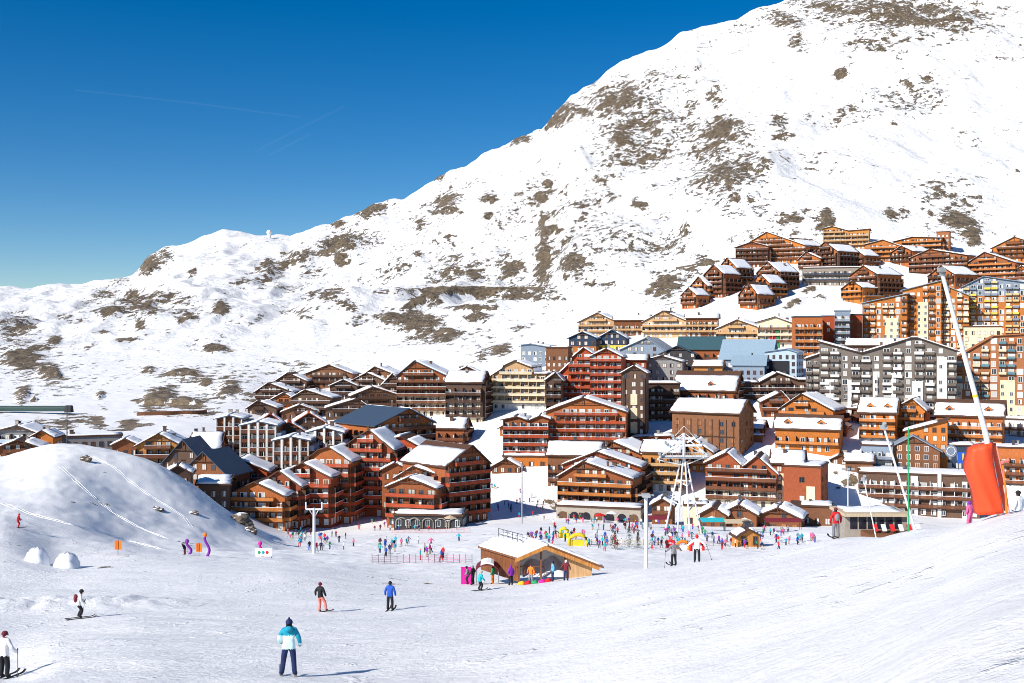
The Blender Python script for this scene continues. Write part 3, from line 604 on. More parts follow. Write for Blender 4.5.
# --- the big red-orange block
B(561,591,410,('p',[(0,372),(.35,362),(.36,358),(.75,348),(1,353)]),'bright red-orange balcony tower block, left half under its own gable','redwood','rail_red',rel=6,D=14,cat=AB,d=428,fin='redwood',frame='frame_white')
B(590,622,412,('g',357,349,.5),'bright red-orange balcony tower block, right half with cream piers','redwood','rail_red',rel=6,D=16,cat=AB,d=426,piers=[(.05,.14,388),(.55,.75,374)],fin='redwood',frame='frame_white')
B(618,646,372,('s',360,355),'small rust-red building under snow right of the red-orange tower','redwood',None,rel=5,D=12,cat='building',d=445)
r = B(622,646,443,('g',373,366),'slim dark timber tower with stacked cream panels in the village centre','umber',None,rel=6,D=10,cat='tower',name='tower',d=392,side=False)
mp = 392/F
for k,(a,b) in enumerate(((394,405),(408,419),(422,433))): lbox(r,'panel',-1.2,1.2,-.32,-.02,(443-b)*mp,(443-a)*mp,'cream')
for s in (-1,1): lbox(r,'corner_post',s*3.6-.4,s*3.6+.4,-.45,.1,-3,(443-378)*mp,'dark')
# --- wide gabled block and wing in the centre
B(546,626,456,('g',412,398,.46),'wide orange-red gabled block with full-width balconies in the village centre','rust','rail_red',rel=4,D=16,cat=AB,frame='frame_white',piers=[(.02,.06,436),(.88,.95,432)],fin='rust')
B(503,549,462,('p',[(0,420),(.3,417),(.55,421),(.8,416),(1,419)]),'lower red-brown balcony wing left of the wide gabled block','chestnut','rail_red',rel=5,D=14,cat=AB,frame='frame_white',piers=[(.22,.32,440),(.78,.9,438)],d=378)
r = B(503,548,468,('f',457),'low orange wall building with green-framed shop under the balcony wing','orange',None,rel=4,D=6,cat='shop',snow='all',step=4)
# --- right of the tower
B(641,680,432,('f',384),'dark flat-roofed building with thick snow right of the timber tower','dark','rail_dark',rel=-4,D=14,cat='building',d=410)
B(674,734,408,('s',390,372),'big chalet under a large snow roof with a dormer, centre right','chestnut','rail_brown',rel=12,D=18,th=.45,dorm=1)
B(762,790,418,('g',402,392,.7),'brown gable left of the orange chalet at centre right','chestnut','rail_brown',rel=-5,D=12)
r = B(672,738,446,('s',412,400),'windowless brown plank building with snow roof and side stair','timber',None,rel=24,D=13,cat='building',win=('amber','glass','amber'),step=4.2,d=378,ribs=0)
for k in range(9): lbox(r,'plank_post',-10.6+k*2.62,-10.35+k*2.62,-.22,-.01,-2,11.2,'dark')
lbox(r,'beam',-10.9,10.9,-.18,-.01,5.2,5.55,'dark')
# --- row of beige chalets
beige = [(579,616,337,322,313,'beige gabled hotel at the left end of the upper pale row',.5,'tan'),(643,688,338,322,311,'beige gabled hotel with snow slope, second gable in the upper pale row',.45,'tan'),
 (717,762,346,329,320,'cream gabled hotel right of the balcony row, near the red door',.45,'tan')]
for (a,b,y,e,g,lb,rc,w) in beige: B(a,b,y,('g',e,g,rc),lb,w,'rail_tan',rel=18,D=14,cat='hotel',name='hotel',frame='frame_white',win=('curtain','amber','half'))
B(614,650,336,('s',320,315),'brown balcony-grid block between the two beige gables','brown','rail_tan',rel=2,D=12,cat=AB,frame='frame_white',fin='cream',step=2.6)
B(686,718,338,('s',318,314),'brown balcony-grid block right of the second beige gable','brown','rail_tan',rel=2,D=12,cat=AB,frame='frame_white',fin='cream',step=2.6)
r = B(758,796,348,('p',[(0,322),(.45,317),(1,325)]),'cream balcony block with a red and a green strip, right of the cream gable','cream','rail_tan',rel=6,D=13,cat=AB,frame='frame_white',fin='cream',balcs=['rail_tan','rail_brown','cream'])
lbox(r,'red_strip',-3,-.8,-.7,.1,0,7,'crimson'); lbox(r,'green_strip',-.7,1.0,-.7,.1,0,8,'green')
# --- modern block
B(795,822,362,('f',317),'tall orange-brown balcony block left of the grey lift tower','rust','rail_orange',rel=-6,D=13,cat=AB,fin='rust',frame='frame_white',d=474,roof='slate')
B(819,838,352,('f',316),'dark red cubic block with teal window strip','redwood',None,rel=0,D=12,cat='building',d=486,roof='greyblue',snow='none')
B(835,850,360,('f',311),'slim grey block with snowy ledges between two dark red blocks','greyblue','greyblue',rel=0,D=12,cat='building',d=480,roof='greyblue',frame='frame_white')
B(848,862,350,('f',315),'plain dark red block right of the slim grey block','redwood',None,rel=0,D=12,cat='building',d=488,roof='charcoal',snow='none',win=('amber',))
# --- row under the beige hotels
B(679,722,366,('s',348,337),'dark wood building with copper-green roof and arched windows','chestnut','rail_brown',rel=6,D=11,cat='building',roof='greenroof',snow='none',d=474)
B(660,695,372,('g',354,346),'dark slate gabled house left of the copper-green roof','charcoal',None,rel=4,D=10,cat='house',roof='slate',snow='none',d=466,base='umber',bfl=1)
B(694,722,380,('s',366,361),'low orange timber house below the copper-green roof','honey','rail_brown',rel=4,D=10,d=452)
B(620,664,368,('g',350,338,.6),'blue-grey zinc-roofed hall beside the navy gables','greyblue',None,rel=14,D=20,cat='hall',roof='metalroof',snow='left',d=470)
B(640,682,384,('g',362,356),'low grey shop building between the zinc hall and the copper-green roof','grey',None,rel=8,D=12,cat='building',d=452)
B(721,770,382,('s',358,340),'grey building with large pale-blue metal roof','greyblue',None,rel=10,D=18,cat='hall',roof='metalroof',snow='none',d=458,frame='frame_white')
B(733,764,384,('s',364,356),'lower zinc-roofed wing with snow in front of the pale-blue roof','greyblue',None,rel=6,D=9,cat='hall',roof='metalroof',snow='right',d=444,win=('glass',))
r = B(765,796,388,('p',[(0,352),(.7,349),(1,352)]),'blue-grey glass-fronted tower with sloping metal roof','paleblue',None,rel=14,D=12,cat='building',roof='metalroof',snow='none',d=446,win=('glass',))
mp = 446/F; lbox(r,'glass_front',-4.6,3.6,-.25,-.01,5,11,'lens')
# --- terrace block with yellow strip
r = B(734,812,412,('p',[(0,383),(.32,383),(.55,373),(.8,380),(1,380)]),'long brown block with wavy snow roof and a yellow terrace strip','umber','rail_dark',rel=-3,D=14,cat='building',d=428,skip0=True)
mp = 428/F; lbox(r,'terrace_strip',-14,3,-2.0,-1.7,2.5,4.0,'lemon')
# --- orange chalets centre right
B(780,832,438,('g',410,394,.42),'orange timber chalet with broad gable below the grey apartment block','orange','rail_orange',rel=16,D=17,chim=1)
B(826,862,432,('s',407,393),'dark-sided wing under a snow roof, right of the orange gable','chestnut','rail_brown',rel=20,D=12,d=404)
B(776,838,449,('s',428,416),'orange chalet under a long snow roof with two small dormers','orange','rail_orange',rel=8,D=10,frame='frame_white',d=374,chim=1,dorm=2)
B(824,846,446,('g',426,417),'small brown gable behind the red terrace rail','chestnut',None,rel=6,D=9,d=388)
B(860,895,446,('s',412,399),'orange timber chalet with dormers and snow roof, left of a pair','orange','rail_orange',rel=6,D=12,base='white',frame='frame_white',chim=1,dorm=2)
B(894,924,444,('g',410,399,.6),'orange timber chalet with snowy gable, right of a pair','orange','rail_orange',rel=8,D=13,base='white',d=384)
B(938,1000,452,('s',415,401),'long orange chalet with two dormers behind the snow lance','rust','rail_orange',rel=4,D=12,base='white',frame='frame_white',chim=1,d=374,dorm=2)
B(906,946,452,('p',[(0,432),(1,420)]),'low orange lean-to building under a slanting snow roof','orange',None,rel=0,D=10,cat='building',d=366)
B(1000,1040,446,('f',420),'white rendered building at the right edge above the terrace','white','rail_brown',rel=0,D=10,cat='building',d=386,base='rust',bfl=1)
# --- large grey block
B(822,952,424,('p',[(0,342),(.30,353),(.32,353),(.68,338),(.72,338),(1,351)]),'huge taupe apartment block with zigzag roofline and white piers','taupe','white',rel=-2,D=14,cat=AB,name='apartment_building',frame='frame_white',brow='bays',balcs=['taupe','white','taupe'],fin=None,fins=False,
  piers=[(.04,.11,380),(.21,.24,380),(.40,.43,374),(.53,.565,373),(.68,.76,381),(.86,.93,357)],step=3.5,th=.3,win=('curtain','glass','half'))
B(806,826,408,('p',[(0,359),(1,352)]),'narrow taupe wing with sloping roof at the left end of the huge taupe block','taupe','taupe',rel=0,D=12,cat=AB,fins=False,brow='bays',frame='frame_white',d=412)
B(848,906,350,('s',345,339),'low dark snow-covered roof building behind the zigzag roofline','umber',None,rel=0,D=9,cat='building',d=470)
# --- orange block and blue-yellow block
B(864,906,352,('p',[(0,303),(.2,301),(1,294)]),'orange apartment block with cream lower corner, left step of three','ochre','ochre',rel=-2,D=14,cat=AB,balcs=['ochre','cream','rail_brown'],brow='bays',fins=False,roof='metalroof',snow='none',piers=[(.5,.8,318)],frame='frame_white',base='cream',bfl=0,d=490)
B(904,940,354,('p',[(0,290),(1,281)]),'orange apartment block with cream piers, middle and tallest step','ochre','ochre',rel=-2,D=14,cat=AB,balcs=['ochre','rail_brown'],brow='bays',fins=False,roof='metalroof',snow='none',piers=[(.40,.66,302)],frame='frame_white',d=490,base='cream',bfl=0)
B(938,968,354,('p',[(0,282),(1,296)]),'orange apartment block behind the tip of the leaning lance, right step','ochre','cream',rel=-2,D=14,cat=AB,balcs=['ochre','cream'],brow='bays',fins=False,roof='metalroof',snow='none',frame='frame_white',d=490)
B(966,1044,352,('p',[(0,286),(.25,276),(.45,279),(.75,283),(1,281)]),'grey-blue and yellow apartment block with rows of small white windows','greyblue','greyblue',rel=-2,D=14,cat=AB,base='ochre',bfl=9,balcs=['yellow','greyblue','lemon','yellow'],brow='bays',fins=False,roof='greyblue',snow='right',frame='frame_white',d=492,step=2.9)
B(965,1000,352,('f',327),'low snow-topped pavilion in front of the grey-blue and yellow block','cream',None,rel=0,D=8,cat='building',d=470)
B(950,1046,428,('p',[(0,364),(.46,336),(1,333)]),'big terracotta apartment block with teal and cream balconies at the right edge','terracotta','teal',rel=-4,D=14,cat=AB,balcs=['teal','cream','teal','terracotta'],brow='bays',fins=False,roof='terracotta',snow='none',frame='frame_white',base='cream',bfl=3,d=404,step=3.0,piers=[(.03,.15,386),(.52,.66,380)],pmat='cream',pdep=.12)
# --- upper village
up = [(682,709,309,295,288,'red-timber chalet lowest at the left end of the upper village',.3,30),(691,722,301,286,277,'red-timber chalet one step above the lowest left chalet',.28,32),
 (705,740,298,274,265,'tall red-timber chalet, third step up at the upper village left',.25,30),(719,752,288,268,258,'red-timber chalet with snow roof, fourth step up at the left',.3,28),
 (740,773,309,294,282,'red-timber chalet with five balcony rows, lowest in the upper village middle',.3,28),(752,785,300,283,274,'red-timber chalet just behind the five-row chalet',.3,28),
 (758,797,292,272,262,'broad red-timber chalet with three stacked window columns',.4,30),(736,768,268,247,242,'small gabled chalet wing beneath the highest left gable',.5,10),
 (740,804,264,247,232,'largest rust-red gabled chalet at the top left of the upper village',.42,14),(780,822,258,246,238,'snow-roofed chalet behind the largest rust-red gable',.3,22),
 (799,820,272,259,252,'small chalet between the snow roofs above the blue restaurant',.35,20),(814,858,272,252,242,'dark red gabled chalet above the blue-fronted restaurant',.4,22),
 (848,878,268,256,249,'brown chalet with snow slope right of the dark red gable',.3,25),(843,880,303,288,281,'chalet with low gable, lowest on the right of the snow field',.35,24),
 (851,900,299,275,266,'double-ridged chalet behind the lowest right chalet',.3,26),(892,930,266,252,246,'orange chalet with snowy right slope below the tower chalet',.35,22),
 (911,966,276,257,249,'dark red broad chalet with snow roof in the upper right village',.35,20),(966,1014,280,264,252,'wide red chalet with chimney near the right edge',.4,18),
 (994,1040,262,247,237,'red gabled chalet highest at the right edge',.45,10),(930,975,288,275,266,'snow-striped stacked chalet just right of the lance tip',.3,24),
 (1010,1040,284,274,266,'yellow-floored chalet at the right edge below the red gable',.4,15)]
def turned(a,b,y,g,e,rl):
    # turned well to the left: gable on the left half of the given width, long eave side and its snow slope on the right half
    d_ = find_d((a+b)/2, y, 236, 745); an = 40; return a, a+(b-a)*.52, ('g',e,g,.5), an, (b-a)*.48*d_/F/math.sin(R(an))
for i,(a,b,y,e,g,lb,rc,rl) in enumerate(up):
    Dp = 14
    if rl >= 22: a, b, tp_, rl, Dp = turned(a,b,y,g,e,rl)
    else: tp_ = ('g',e,g,rc)
    B(a,b,y,tp_,lb,['rust','brick','chestnut','orange','rust'][i%5],['rail_brown','rail_orange','rail_brown','rail_dark'][i%4],rel=rl,D=Dp,chim=1 if 'chimney' in lb or i%4==0 else 0,win=('curtain','amber','glass','half'))
r = B(804,866,286,('f',268),'long blue-fronted restaurant with stone pillars in the upper village','stone','navy',rel=-4,D=10,cat='restaurant',name='restaurant',skip0=False,fl=3.2,fins=False)
B(824,868,250,('p',[(0,228),(.2,226),(.55,231),(1,230)]),'ochre pillared hotel highest under the rocks','honey','rail_tan',rel=4,D=14,cat='hotel',name='hotel',fin='yellow')
B(866,900,262,('p',[(0,244),(.5,240),(1,247)]),'orange rounded-roof building left of the tower chalet','ochre','rail_orange',rel=8,D=14,cat='building')
B(894,940,256,('p',[(0,241),(.4,237),(1,239)]),'long orange building with chimneyed snow roof, left of the square tower','ochre','rail_orange',rel=10,D=16,cat='building',chim=3)
B(937,949,256,('f',232),'square orange tower at the top right of the upper village','brick',None,rel=6,D=8,cat='tower',name='tower')
B(1000,1040,300,('s',286,280),'brown chalet roof peeking above the grey-blue and yellow block','brown',None,rel=0,D=10,d=560)
# --- stepped red-brown row, lower left
steps = [(333,392,508,('p',[(0,452),(.20,447),(.42,437),(.62,430),(1,449)]),'stepped red balcony block, uppermost and furthest right of the lower left row',330),
 (302,350,520,('p',[(0,464),(.36,450),(.56,447),(1,461)]),'stepped red balcony block, second from the top of the lower left row',322),
 (276,330,526,('p',[(0,478),(.5,463),(1,477)]),'stepped red balcony block, third down in the lower left row',314),
 (258,300,529,('p',[(0,486),(.5,471),(1,486)]),'stepped red balcony block, fourth down in the lower left row',309),
 (231,284,531,('p',[(0,494),(.45,482),(1,496)]),'lowest stepped balcony block with orange bands beside the snow mound',302)]
for (a,b,y,tp,lb,dq) in steps:
    B(a,b,y,tp,lb,'rust' if dq in (302,322) else 'oxblood','rail_red' if 'lowest' not in lb else 'rail_orange',rel=20,D=13,cat=AB,d=dq,snow='right',roof='umber',frame='frame_white',win=('curtain','curtain','half','amber'))
B(386,424,504,('p',[(0,441),(.4,437),(1,449)]),'red balcony block behind the uppermost stepped block','redwood','rail_red',rel=14,D=14,cat=AB,d=338,frame='frame_white')
B(224,268,510,('g',472,459,.35),'red gabled chalet with white windows left of the stepped row','redwood','rail_red',rel=10,D=14,d=322,frame='frame_white')
# --- brown-red trio with arcade
B(446,488,518,('g',464,446,.6),'tall red-brown hotel with wide snow roof above the dark arcade','chestnut','rail_red',rel=-40,D=20,cat='hotel',name='hotel',d=312,th=.5)
B(396,452,516,('g',479,467,.32),'middle gabled chalet between the tall hotel and the arcade','chestnut','rail_red',rel=26,D=13,d=312)
B(387,436,515,('g',488,478,.44),'front gabled chalet with three balcony bands above the dark arcade','chestnut','rail_red',rel=22,D=11,d=304)
B(382,408,500,('g',470,463),'small snowy chalet left of the middle gabled chalet','chestnut',None,rel=10,D=10,d=326)
B(492,520,474,('g',467,459),'small low chalet with snowy gable beside the slope','brown',None,rel=10,D=9)
B(354,366,508,('g',501,497),'tiny dark hut beside the stepped red row','dark',None,rel=10,D=5,cat='hut',name='hut',step=2.5)
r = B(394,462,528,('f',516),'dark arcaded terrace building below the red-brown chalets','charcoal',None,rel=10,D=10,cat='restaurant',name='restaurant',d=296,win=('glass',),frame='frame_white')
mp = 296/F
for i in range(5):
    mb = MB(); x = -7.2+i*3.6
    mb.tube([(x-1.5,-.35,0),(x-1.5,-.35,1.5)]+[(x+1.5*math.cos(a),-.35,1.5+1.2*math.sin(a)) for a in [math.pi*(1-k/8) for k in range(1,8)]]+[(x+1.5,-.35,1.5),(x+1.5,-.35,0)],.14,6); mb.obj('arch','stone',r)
# --- stone-arcade chalet
r = B(558,632,514,('g',478,462,.34),'front orange chalet with balcony bands on a stone arcade base','chestnut','rail_orange',rel=14,D=14,d=332,base='stone',bfl=1,posts=True)
B(563,640,505,('g',466,452,.44),'middle snow-gabled chalet stacked behind the stone-arcade chalet','oxblood','rail_brown',rel=14,D=12,d=346)
B(548,600,490,('s',455,444),'left wing with snow roof behind the stone-arcade chalet','timber','rail_brown',rel=6,D=14,d=358)
B(600,648,490,('g',456,442,.25),'dark right wing with long snow slope behind the stone-arcade chalet','chestnut','rail_brown',rel=24,D=15,d=360)
B(634,672,444,('p',[(0,440),(1,436)]),'low dark red building with slanting snow roof beside the timber tower','redwood',None,rel=0,D=10,cat='building',d=385)
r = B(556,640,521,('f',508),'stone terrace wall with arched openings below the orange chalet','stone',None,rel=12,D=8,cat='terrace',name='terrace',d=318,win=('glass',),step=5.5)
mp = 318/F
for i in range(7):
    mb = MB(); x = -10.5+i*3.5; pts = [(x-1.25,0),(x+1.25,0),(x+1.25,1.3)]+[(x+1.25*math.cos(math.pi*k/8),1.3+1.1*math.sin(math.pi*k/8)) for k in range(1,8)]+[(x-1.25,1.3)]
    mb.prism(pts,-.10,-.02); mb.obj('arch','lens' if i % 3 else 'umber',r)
B(642,680,492,('s',452,442),'orange chalet with snow roof just left of the white tripod tower','honey','rail_tan',rel=10,D=12,base='white',d=352)
B(676,712,472,('g',452,440),'orange chalet behind the white tripod tower','honey','rail_tan',rel=10,D=12,d=366)
B(652,672,524,('g',505,499),'small brown kiosk chalet left of the tripod tower’s legs','brown','rail_brown',rel=6,D=8,d=300,cat='kiosk',name='kiosk')
# --- large two-gabled residence on the lower right
B(706,776,508,('p',[(0,464),(.30,453),(.52,467),(.53,467),(.72,456),(1,473)]),'large twin-gabled brown residence with cream lower walls above the restaurants','oxblood','rail_brown',rel=6,D=15,cat=AB,name='apartment_building',base='cream',bfl=2,d=340,win=('glass','curtain','glass'))
B(772,802,510,('s',463,452),'cream and brown connecting block right of the twin gables','oxblood',None,rel=4,D=12,cat='building',d=338,base='cream',bfl=4,step=5)
B(784,820,512,('f',467),'plain red-brown end block with vertical cream stripe beside the snow slope','oxblood',None,rel=10,D=14,cat='building',d=332,step=8,piers=[(.62,.85,486)],pmat='cream',pdep=.12)
B(832,848,466,('g',461,455),'little chalet on the snow terrace below the orange chalets','brown',None,rel=6,D=8)
B(846,872,473,('s',461,455),'low brown snow-roofed shed beside the grey-fronted building','timber',None,rel=0,D=8,cat='shed',name='shed')
B(726,762,442,('s',440,436),'low snow-covered roof beside the plank building','brown',None,rel=0,D=8,cat='shed',name='shed')
# --- grey-fronted building and balcony block right
B(888,938,478,('g',450,436),'grey-framed gabled building with brown glazed front behind the green pole','timber',None,rel=0,D=14,cat='building',roof='greyblue',snow='none',win=('glass','amber'),frame='frame_white',d=362)
B(862,892,476,('f',446),'blue-grey flat annex left of the grey-framed gable','greyblue','greyblue',rel=0,D=10,cat='building',d=364,frame='frame_white')
B(936,972,478,('f',446),'dark blue-grey annex right of the grey-framed gable','navy',None,rel=0,D=10,cat='building',d=364,frame='frame_white')
B(861,975,516,('f',475),'long brown balcony block with white bays below the grey-framed building','umber','rail_brown',rel=-2,D=14,cat=AB,name='apartment_building',frame='frame_white',d=346,piers=[(.44,.50,476),(.66,.69,472),(.86,.90,480)],fin='white',step=3.0,win=('curtain','curtain','half'))
B(968,1040,500,('f',448),'rust-coloured balcony block behind the orange padding at the right edge','rust','rail_brown',rel=-2,D=12,cat=AB,d=360,frame='frame_white')
# --- snow-roofed restaurants at the foot of the piste
for a,b,y,e,g,lb in ((700,726,531,515,507,'open timber restaurant with snow roof, leftmost of the three at the piste foot'),(722,756,530,514,505,'timber restaurant with snow gable, middle of the three at the piste foot'),(756,800,532,518,508,'timber restaurant with broad snow gable, rightmost of the three at the piste foot')):
    B(a,b,y,('g',e,g),lb,'brown',None,rel=8,D=9,cat='restaurant',name='restaurant',d=286,th=.6,win=('glass','amber'))
B(792,832,520,('f',507),'flat snow-roofed annex right of the piste-foot restaurants','timber',None,rel=0,D=8,cat='building',d=296)
B(684,708,522,('f',506),'cream shopfront behind the tripod tower’s right leg','cream',None,rel=0,D=6,cat='shop',name='shop',d=300,step=4)
# --- long low gallery on the far left
r = B(48,120,446,('f',437),'long low grey arcaded gallery under snow, left of the mound chalets','grey',None,rel=0,D=8,cat='gallery',name='gallery',d=345,win=('glass',),step=2.6)
# ------------------------------------------------------------------ people
JN = dict(pelvis=0,spine=1,chest=2,neck=3,head=4,top=5,shL=6,elL=7,wrL=8,haL=9,shR=10,elR=11,wrR=12,haR=13,hipL=14,knL=15,anL=16,toL=17,hipR=18,knR=19,anR=20,toR=21)
EDG = [('pelvis','spine'),('spine','chest'),('chest','neck'),('neck','head'),('head','top'),('chest','shL'),('shL','elL'),('elL','wrL'),('wrL','haL'),('chest','shR'),('shR','elR'),('elR','wrR'),('wrR','haR'),
       ('pelvis','hipL'),('hipL','knL'),('knL','anL'),('anL','toL'),('pelvis','hipR'),('hipR','knR'),('knR','anR'),('anR','toR')]
STAND = dict(pelvis=(0,0,.95),spine=(0,.01,1.13),chest=(0,.02,1.33),neck=(0,.03,1.50),head=(0,.05,1.60),top=(0,.05,1.70),
  shL=(-.19,.02,1.40),elL=(-.29,-.02,1.15),wrL=(-.31,.08,.94),haL=(-.31,.12,.87),shR=(.19,.02,1.40),elR=(.29,-.02,1.15),wrR=(.31,.08,.94),haR=(.31,.12,.87),
  hipL=(-.10,0,.90),knL=(-.13,.05,.50),anL=(-.14,.0,.10),toL=(-.15,.16,.055),hipR=(.10,0,.90),knR=(.13,.05,.50),anR=(.14,.0,.10),toR=(.15,.16,.055))
RAD = dict(pelvis=.165,spine=.165,chest=.175,neck=.075,head=.10,top=.085,shL=.095,elL=.075,wrL=.06,haL=.052,shR=.095,elR=.075,wrR=.06,haR=.052,
  hipL=.115,knL=.09,anL=.08,toL=.055,hipR=.115,knR=.09,anR=.08,toR=.055)
def pose(**k):
    p = {a: Vector(b) for a,b in STAND.items()}
    for a,b in k.items(): p[a] = Vector(b)
    return p
def lean(p, ang, about='pelvis', axis='X', only=('spine','chest','neck','head','top','shL','elL','wrL','haL','shR','elR','wrR','haR')):
    c = p[about].copy(); m = Matrix.Rotation(R(ang), 3, axis)
    for a in only: p[a] = c+m@(p[a]-c)
    return p
def bake_body(p, sub=2, zone=None):
    """one continuous skinned body, facing +y; face materials by nearest bone: 0 jacket 1 trousers 2 skin 3 headwear 4 gloves 5 boots 6 second jacket colour"""
    me = bpy.data.meshes.new('person'); names = list(JN)
    me.from_pydata([p[n] for n in names], [(JN[a],JN[b]) for a,b in EDG], [])
    o = bpy.data.objects.new('person', me); COL.objects.link(o)
    sk = o.modifiers.new('s','SKIN'); sk.use_smooth_shade = True; ss = o.modifiers.new('u','SUBSURF'); ss.levels = sub; ss.render_levels = sub
    if not me.skin_vertices: bpy.context.view_layer.objects.active = o
    layer = me.skin_vertices[0] if me.skin_vertices else None
    for i,n in enumerate(names): layer.data[i].radius = (RAD[n], RAD[n]*(.82 if n in('pelvis','spine','chest') else 1)); layer.data[i].use_root = (n == 'pelvis')
    dg = bpy.context.evaluated_depsgraph_get(); dg.update()
    out = bpy.data.meshes.new_from_object(o.evaluated_get(dg)); bpy.data.objects.remove(o); out.name = 'person'
    segs = [(a,b,p[a],p[b]) for a,b in EDG]
    out.materials.clear()
    for q in range(7): out.materials.append(M['c_black'])
    face_dir = (p['toL']-p['anL']+p['toR']-p['anR'])
    for f in out.polygons:
        c = f.center; best = None
        for a,b,u,v in segs:
            t = max(0,min(1,(c-u).dot(v-u)/max(1e-6,(v-u).length_squared))); dd_ = (c-(u+(v-u)*t)).length-RAD[a]*(1-t)-RAD[b]*t
            if best is None or dd_ < best[0]: best = (dd_,a,b,t)
        _,a,b,t = best
        if b in ('knL','knR','anL','anR'): mi = 1 if c.z < p['pelvis'].z-.10 else 0
        elif b in ('toL','toR'): mi = 5
        elif b in ('hipL','hipR'): mi = 1 if c.z < p['pelvis'].z-.10 else 0
        elif b in ('haL','haR'): mi = 4
        elif b in ('top','head') or a in ('head',):
            rel = c-p['head']; mi = 2 if (rel.y > .02 and rel.z < .05 and b != 'neck') else 3
        else: mi = 0
        if mi == 0 and b not in ('elL','wrL','elR','wrR') and c.z < p['pelvis'].z-.10: mi = 1
        if zone and mi == 0 and zone(c, b): mi = 6
        f.material_index = mi
    out.update(); return out
def person(me, px, py, d0, d1, label, cols, face=0, h=1.75, group=None, name='person', d=None):
    """cols: jacket, trousers, headwear, gloves, boots, second; face: degrees, 0 = looking away up the valley, 90 = to the left"""
    if d is None: d = find_d(px, py, d0, d1, .25)
    x = (px-CX)/F*d; o = link(name, me, None, (x, d, gz(px,d)+.02), R(face)); s = h/1.78; o.scale = (s,s,s)
    cc = dict(zip((0,1,3,4,5,6), cols)); cc.setdefault(4,'c_black'); cc.setdefault(5,'c_black'); cc.setdefault(6,cols[0]); cc[2] = 'c_skin'
    for i,ms in enumerate(o.material_slots): ms.link = 'OBJECT'; ms.material = M[cc[i]]
    tag(o, label, 'person', group); return o, d
def goggles(o, p, z=.005):
    mb = MB(); h = p['head']; n = 8
    for k in range(n):
        a0, a1 = math.pi*(.16+.68*k/n), math.pi*(.16+.68*(k+1)/n)
        q = lambda a,r: (h.x+math.cos(a)*r, h.y+math.sin(a)*r*1.03)
        (x0,y0),(x1,y1),(x2,y2),(x3,y3) = q(a0,.112),q(a1,.112),q(a1,.09),q(a0,.09)
        mb.add([(x0,y0,h.z+z-.02),(x1,y1,h.z+z-.02),(x2,y2,h.z+z-.02),(x3,y3,h.z+z-.02),(x0,y0,h.z+z+.045),(x1,y1,h.z+z+.045),(x2,y2,h.z+z+.045),(x3,y3,h.z+z+.045)],
               [(0,1,5,4),(2,3,7,6),(4,5,6,7),(0,3,2,1),(0,4,7,3),(1,2,6,5)])
    mb.obj('goggles','lens',o)
def helmet(o, p, m, bobble=False):
    mb = MB(); h = p['head']+Vector((0,-.015,.045)); n = 12
    vs, fs = [], []
    for i in range(6):
        a = math.pi*.58*i/5
        for k in range(n): b = 2*math.pi*k/n; vs.append((h.x+.112*math.sin(a)*math.cos(b), h.y+.125*math.sin(a)*math.sin(b), h.z+.112*math.cos(a)))
    for i in range(5):
        for k in range(n): fs.append((i*n+k,(i+1)*n+k,(i+1)*n+(k+1)%n,i*n+(k+1)%n))
    mb.add(vs, fs)
    if bobble: mb.ball((h.x,h.y,h.z+.13),.035,8,5)
    mb.obj('helmet' if not bobble else 'hat', m, o, smooth=True)
def skis(o, p, m, ang=0, L=1.65):
    for s in ('L','R'):
        a = (p['an'+s]+p['to'+s])/2; mb = MB(); w = .05; pts = []
        for y,zz in ((-L*.47,.0),(L*.36,.0),(L*.44,.03),(L*.5,.10)): pts.append((y,zz))
        vs = []
        for y,zz in pts: vs += [(-w,y,zz),(w,y,zz),(w,y,zz+.025),(-w,y,zz+.025)]
        fs = [(i*4+k,i*4+(k+1)%4,i*4+4+(k+1)%4,i*4+4+k) for i in range(3) for k in range(4)]+[(3,2,1,0),(12,13,14,15)]
        rm = Matrix.Rotation(R(ang),3,'Z'); vs = [tuple(rm@Vector(v)+Vector((a.x,a.y,.0))) for v in vs]
        mb.add(vs, fs); mb.obj('ski', m, o)
def pole_in_hand(o, p, hand, tip, label):
    """a ski pole from the hand to the snow; held, so a thing of its own"""
    bpy.context.view_layer.update(); mw = o.matrix_world; a = mw@p[hand]; b = mw@Vector(tip); b.z = ground_at(b.x,b.y)
    mb = MB(); mb.tube([a+(a-b).normalized()*.12-a, b-a], .012, 6); mb.tube([(b-a)*.93-Vector((0,0,.008)), (b-a)*.93+Vector((0,0,.008))], .05, 8)
    mb.tube([a+(a-b).normalized()*.14-a, Vector((0,0,0))-(a-b).normalized()*.03], .02, 6)
    q = mb.obj('ski_pole','darksteel',None,loc=a); tag(q, label, 'ski pole')

stand = pose(); bodyS = bake_body(stand)
# nearest rider, seen from behind: two-tone jacket
pr = pose(hipL=(-.11,0,.90),knL=(-.17,.06,.49),anL=(-.22,.03,.10),toL=(-.27,.20,.055),knR=(.14,.05,.50),anR=(.17,-.02,.10),toR=(.21,.14,.055),elL=(-.31,.03,1.16),wrL=(-.27,.20,1.02),haL=(-.25,.26,.97),elR=(.31,-.02,1.15),wrR=(.33,.10,.95),haR=(.33,.15,.88))
lean(pr, -4); m1 = bake_body(pr, 3, lambda c,b: c.z > 1.27 or (b in('elR','wrR') and c.z > 1.0) or b in('neck',))
o,d = person(m1, 289, 677, 26, 44, 'person in a pale mint and teal ski jacket and navy trousers, nearest on the piste', ('c_mint','c_navy','c_black','c_black','c_black','c_teal'), 8, 1.80)
helmet(o, pr, 'c_navy', True); skis(o, pr, 'c_grey', 6, 1.5); goggles(o, pr)
mb = MB(); mb.ball((0,-.10,1.47),.13,10,6,0,(1.1,.7,.75)); mb.obj('hood','c_teal',o,smooth=True)
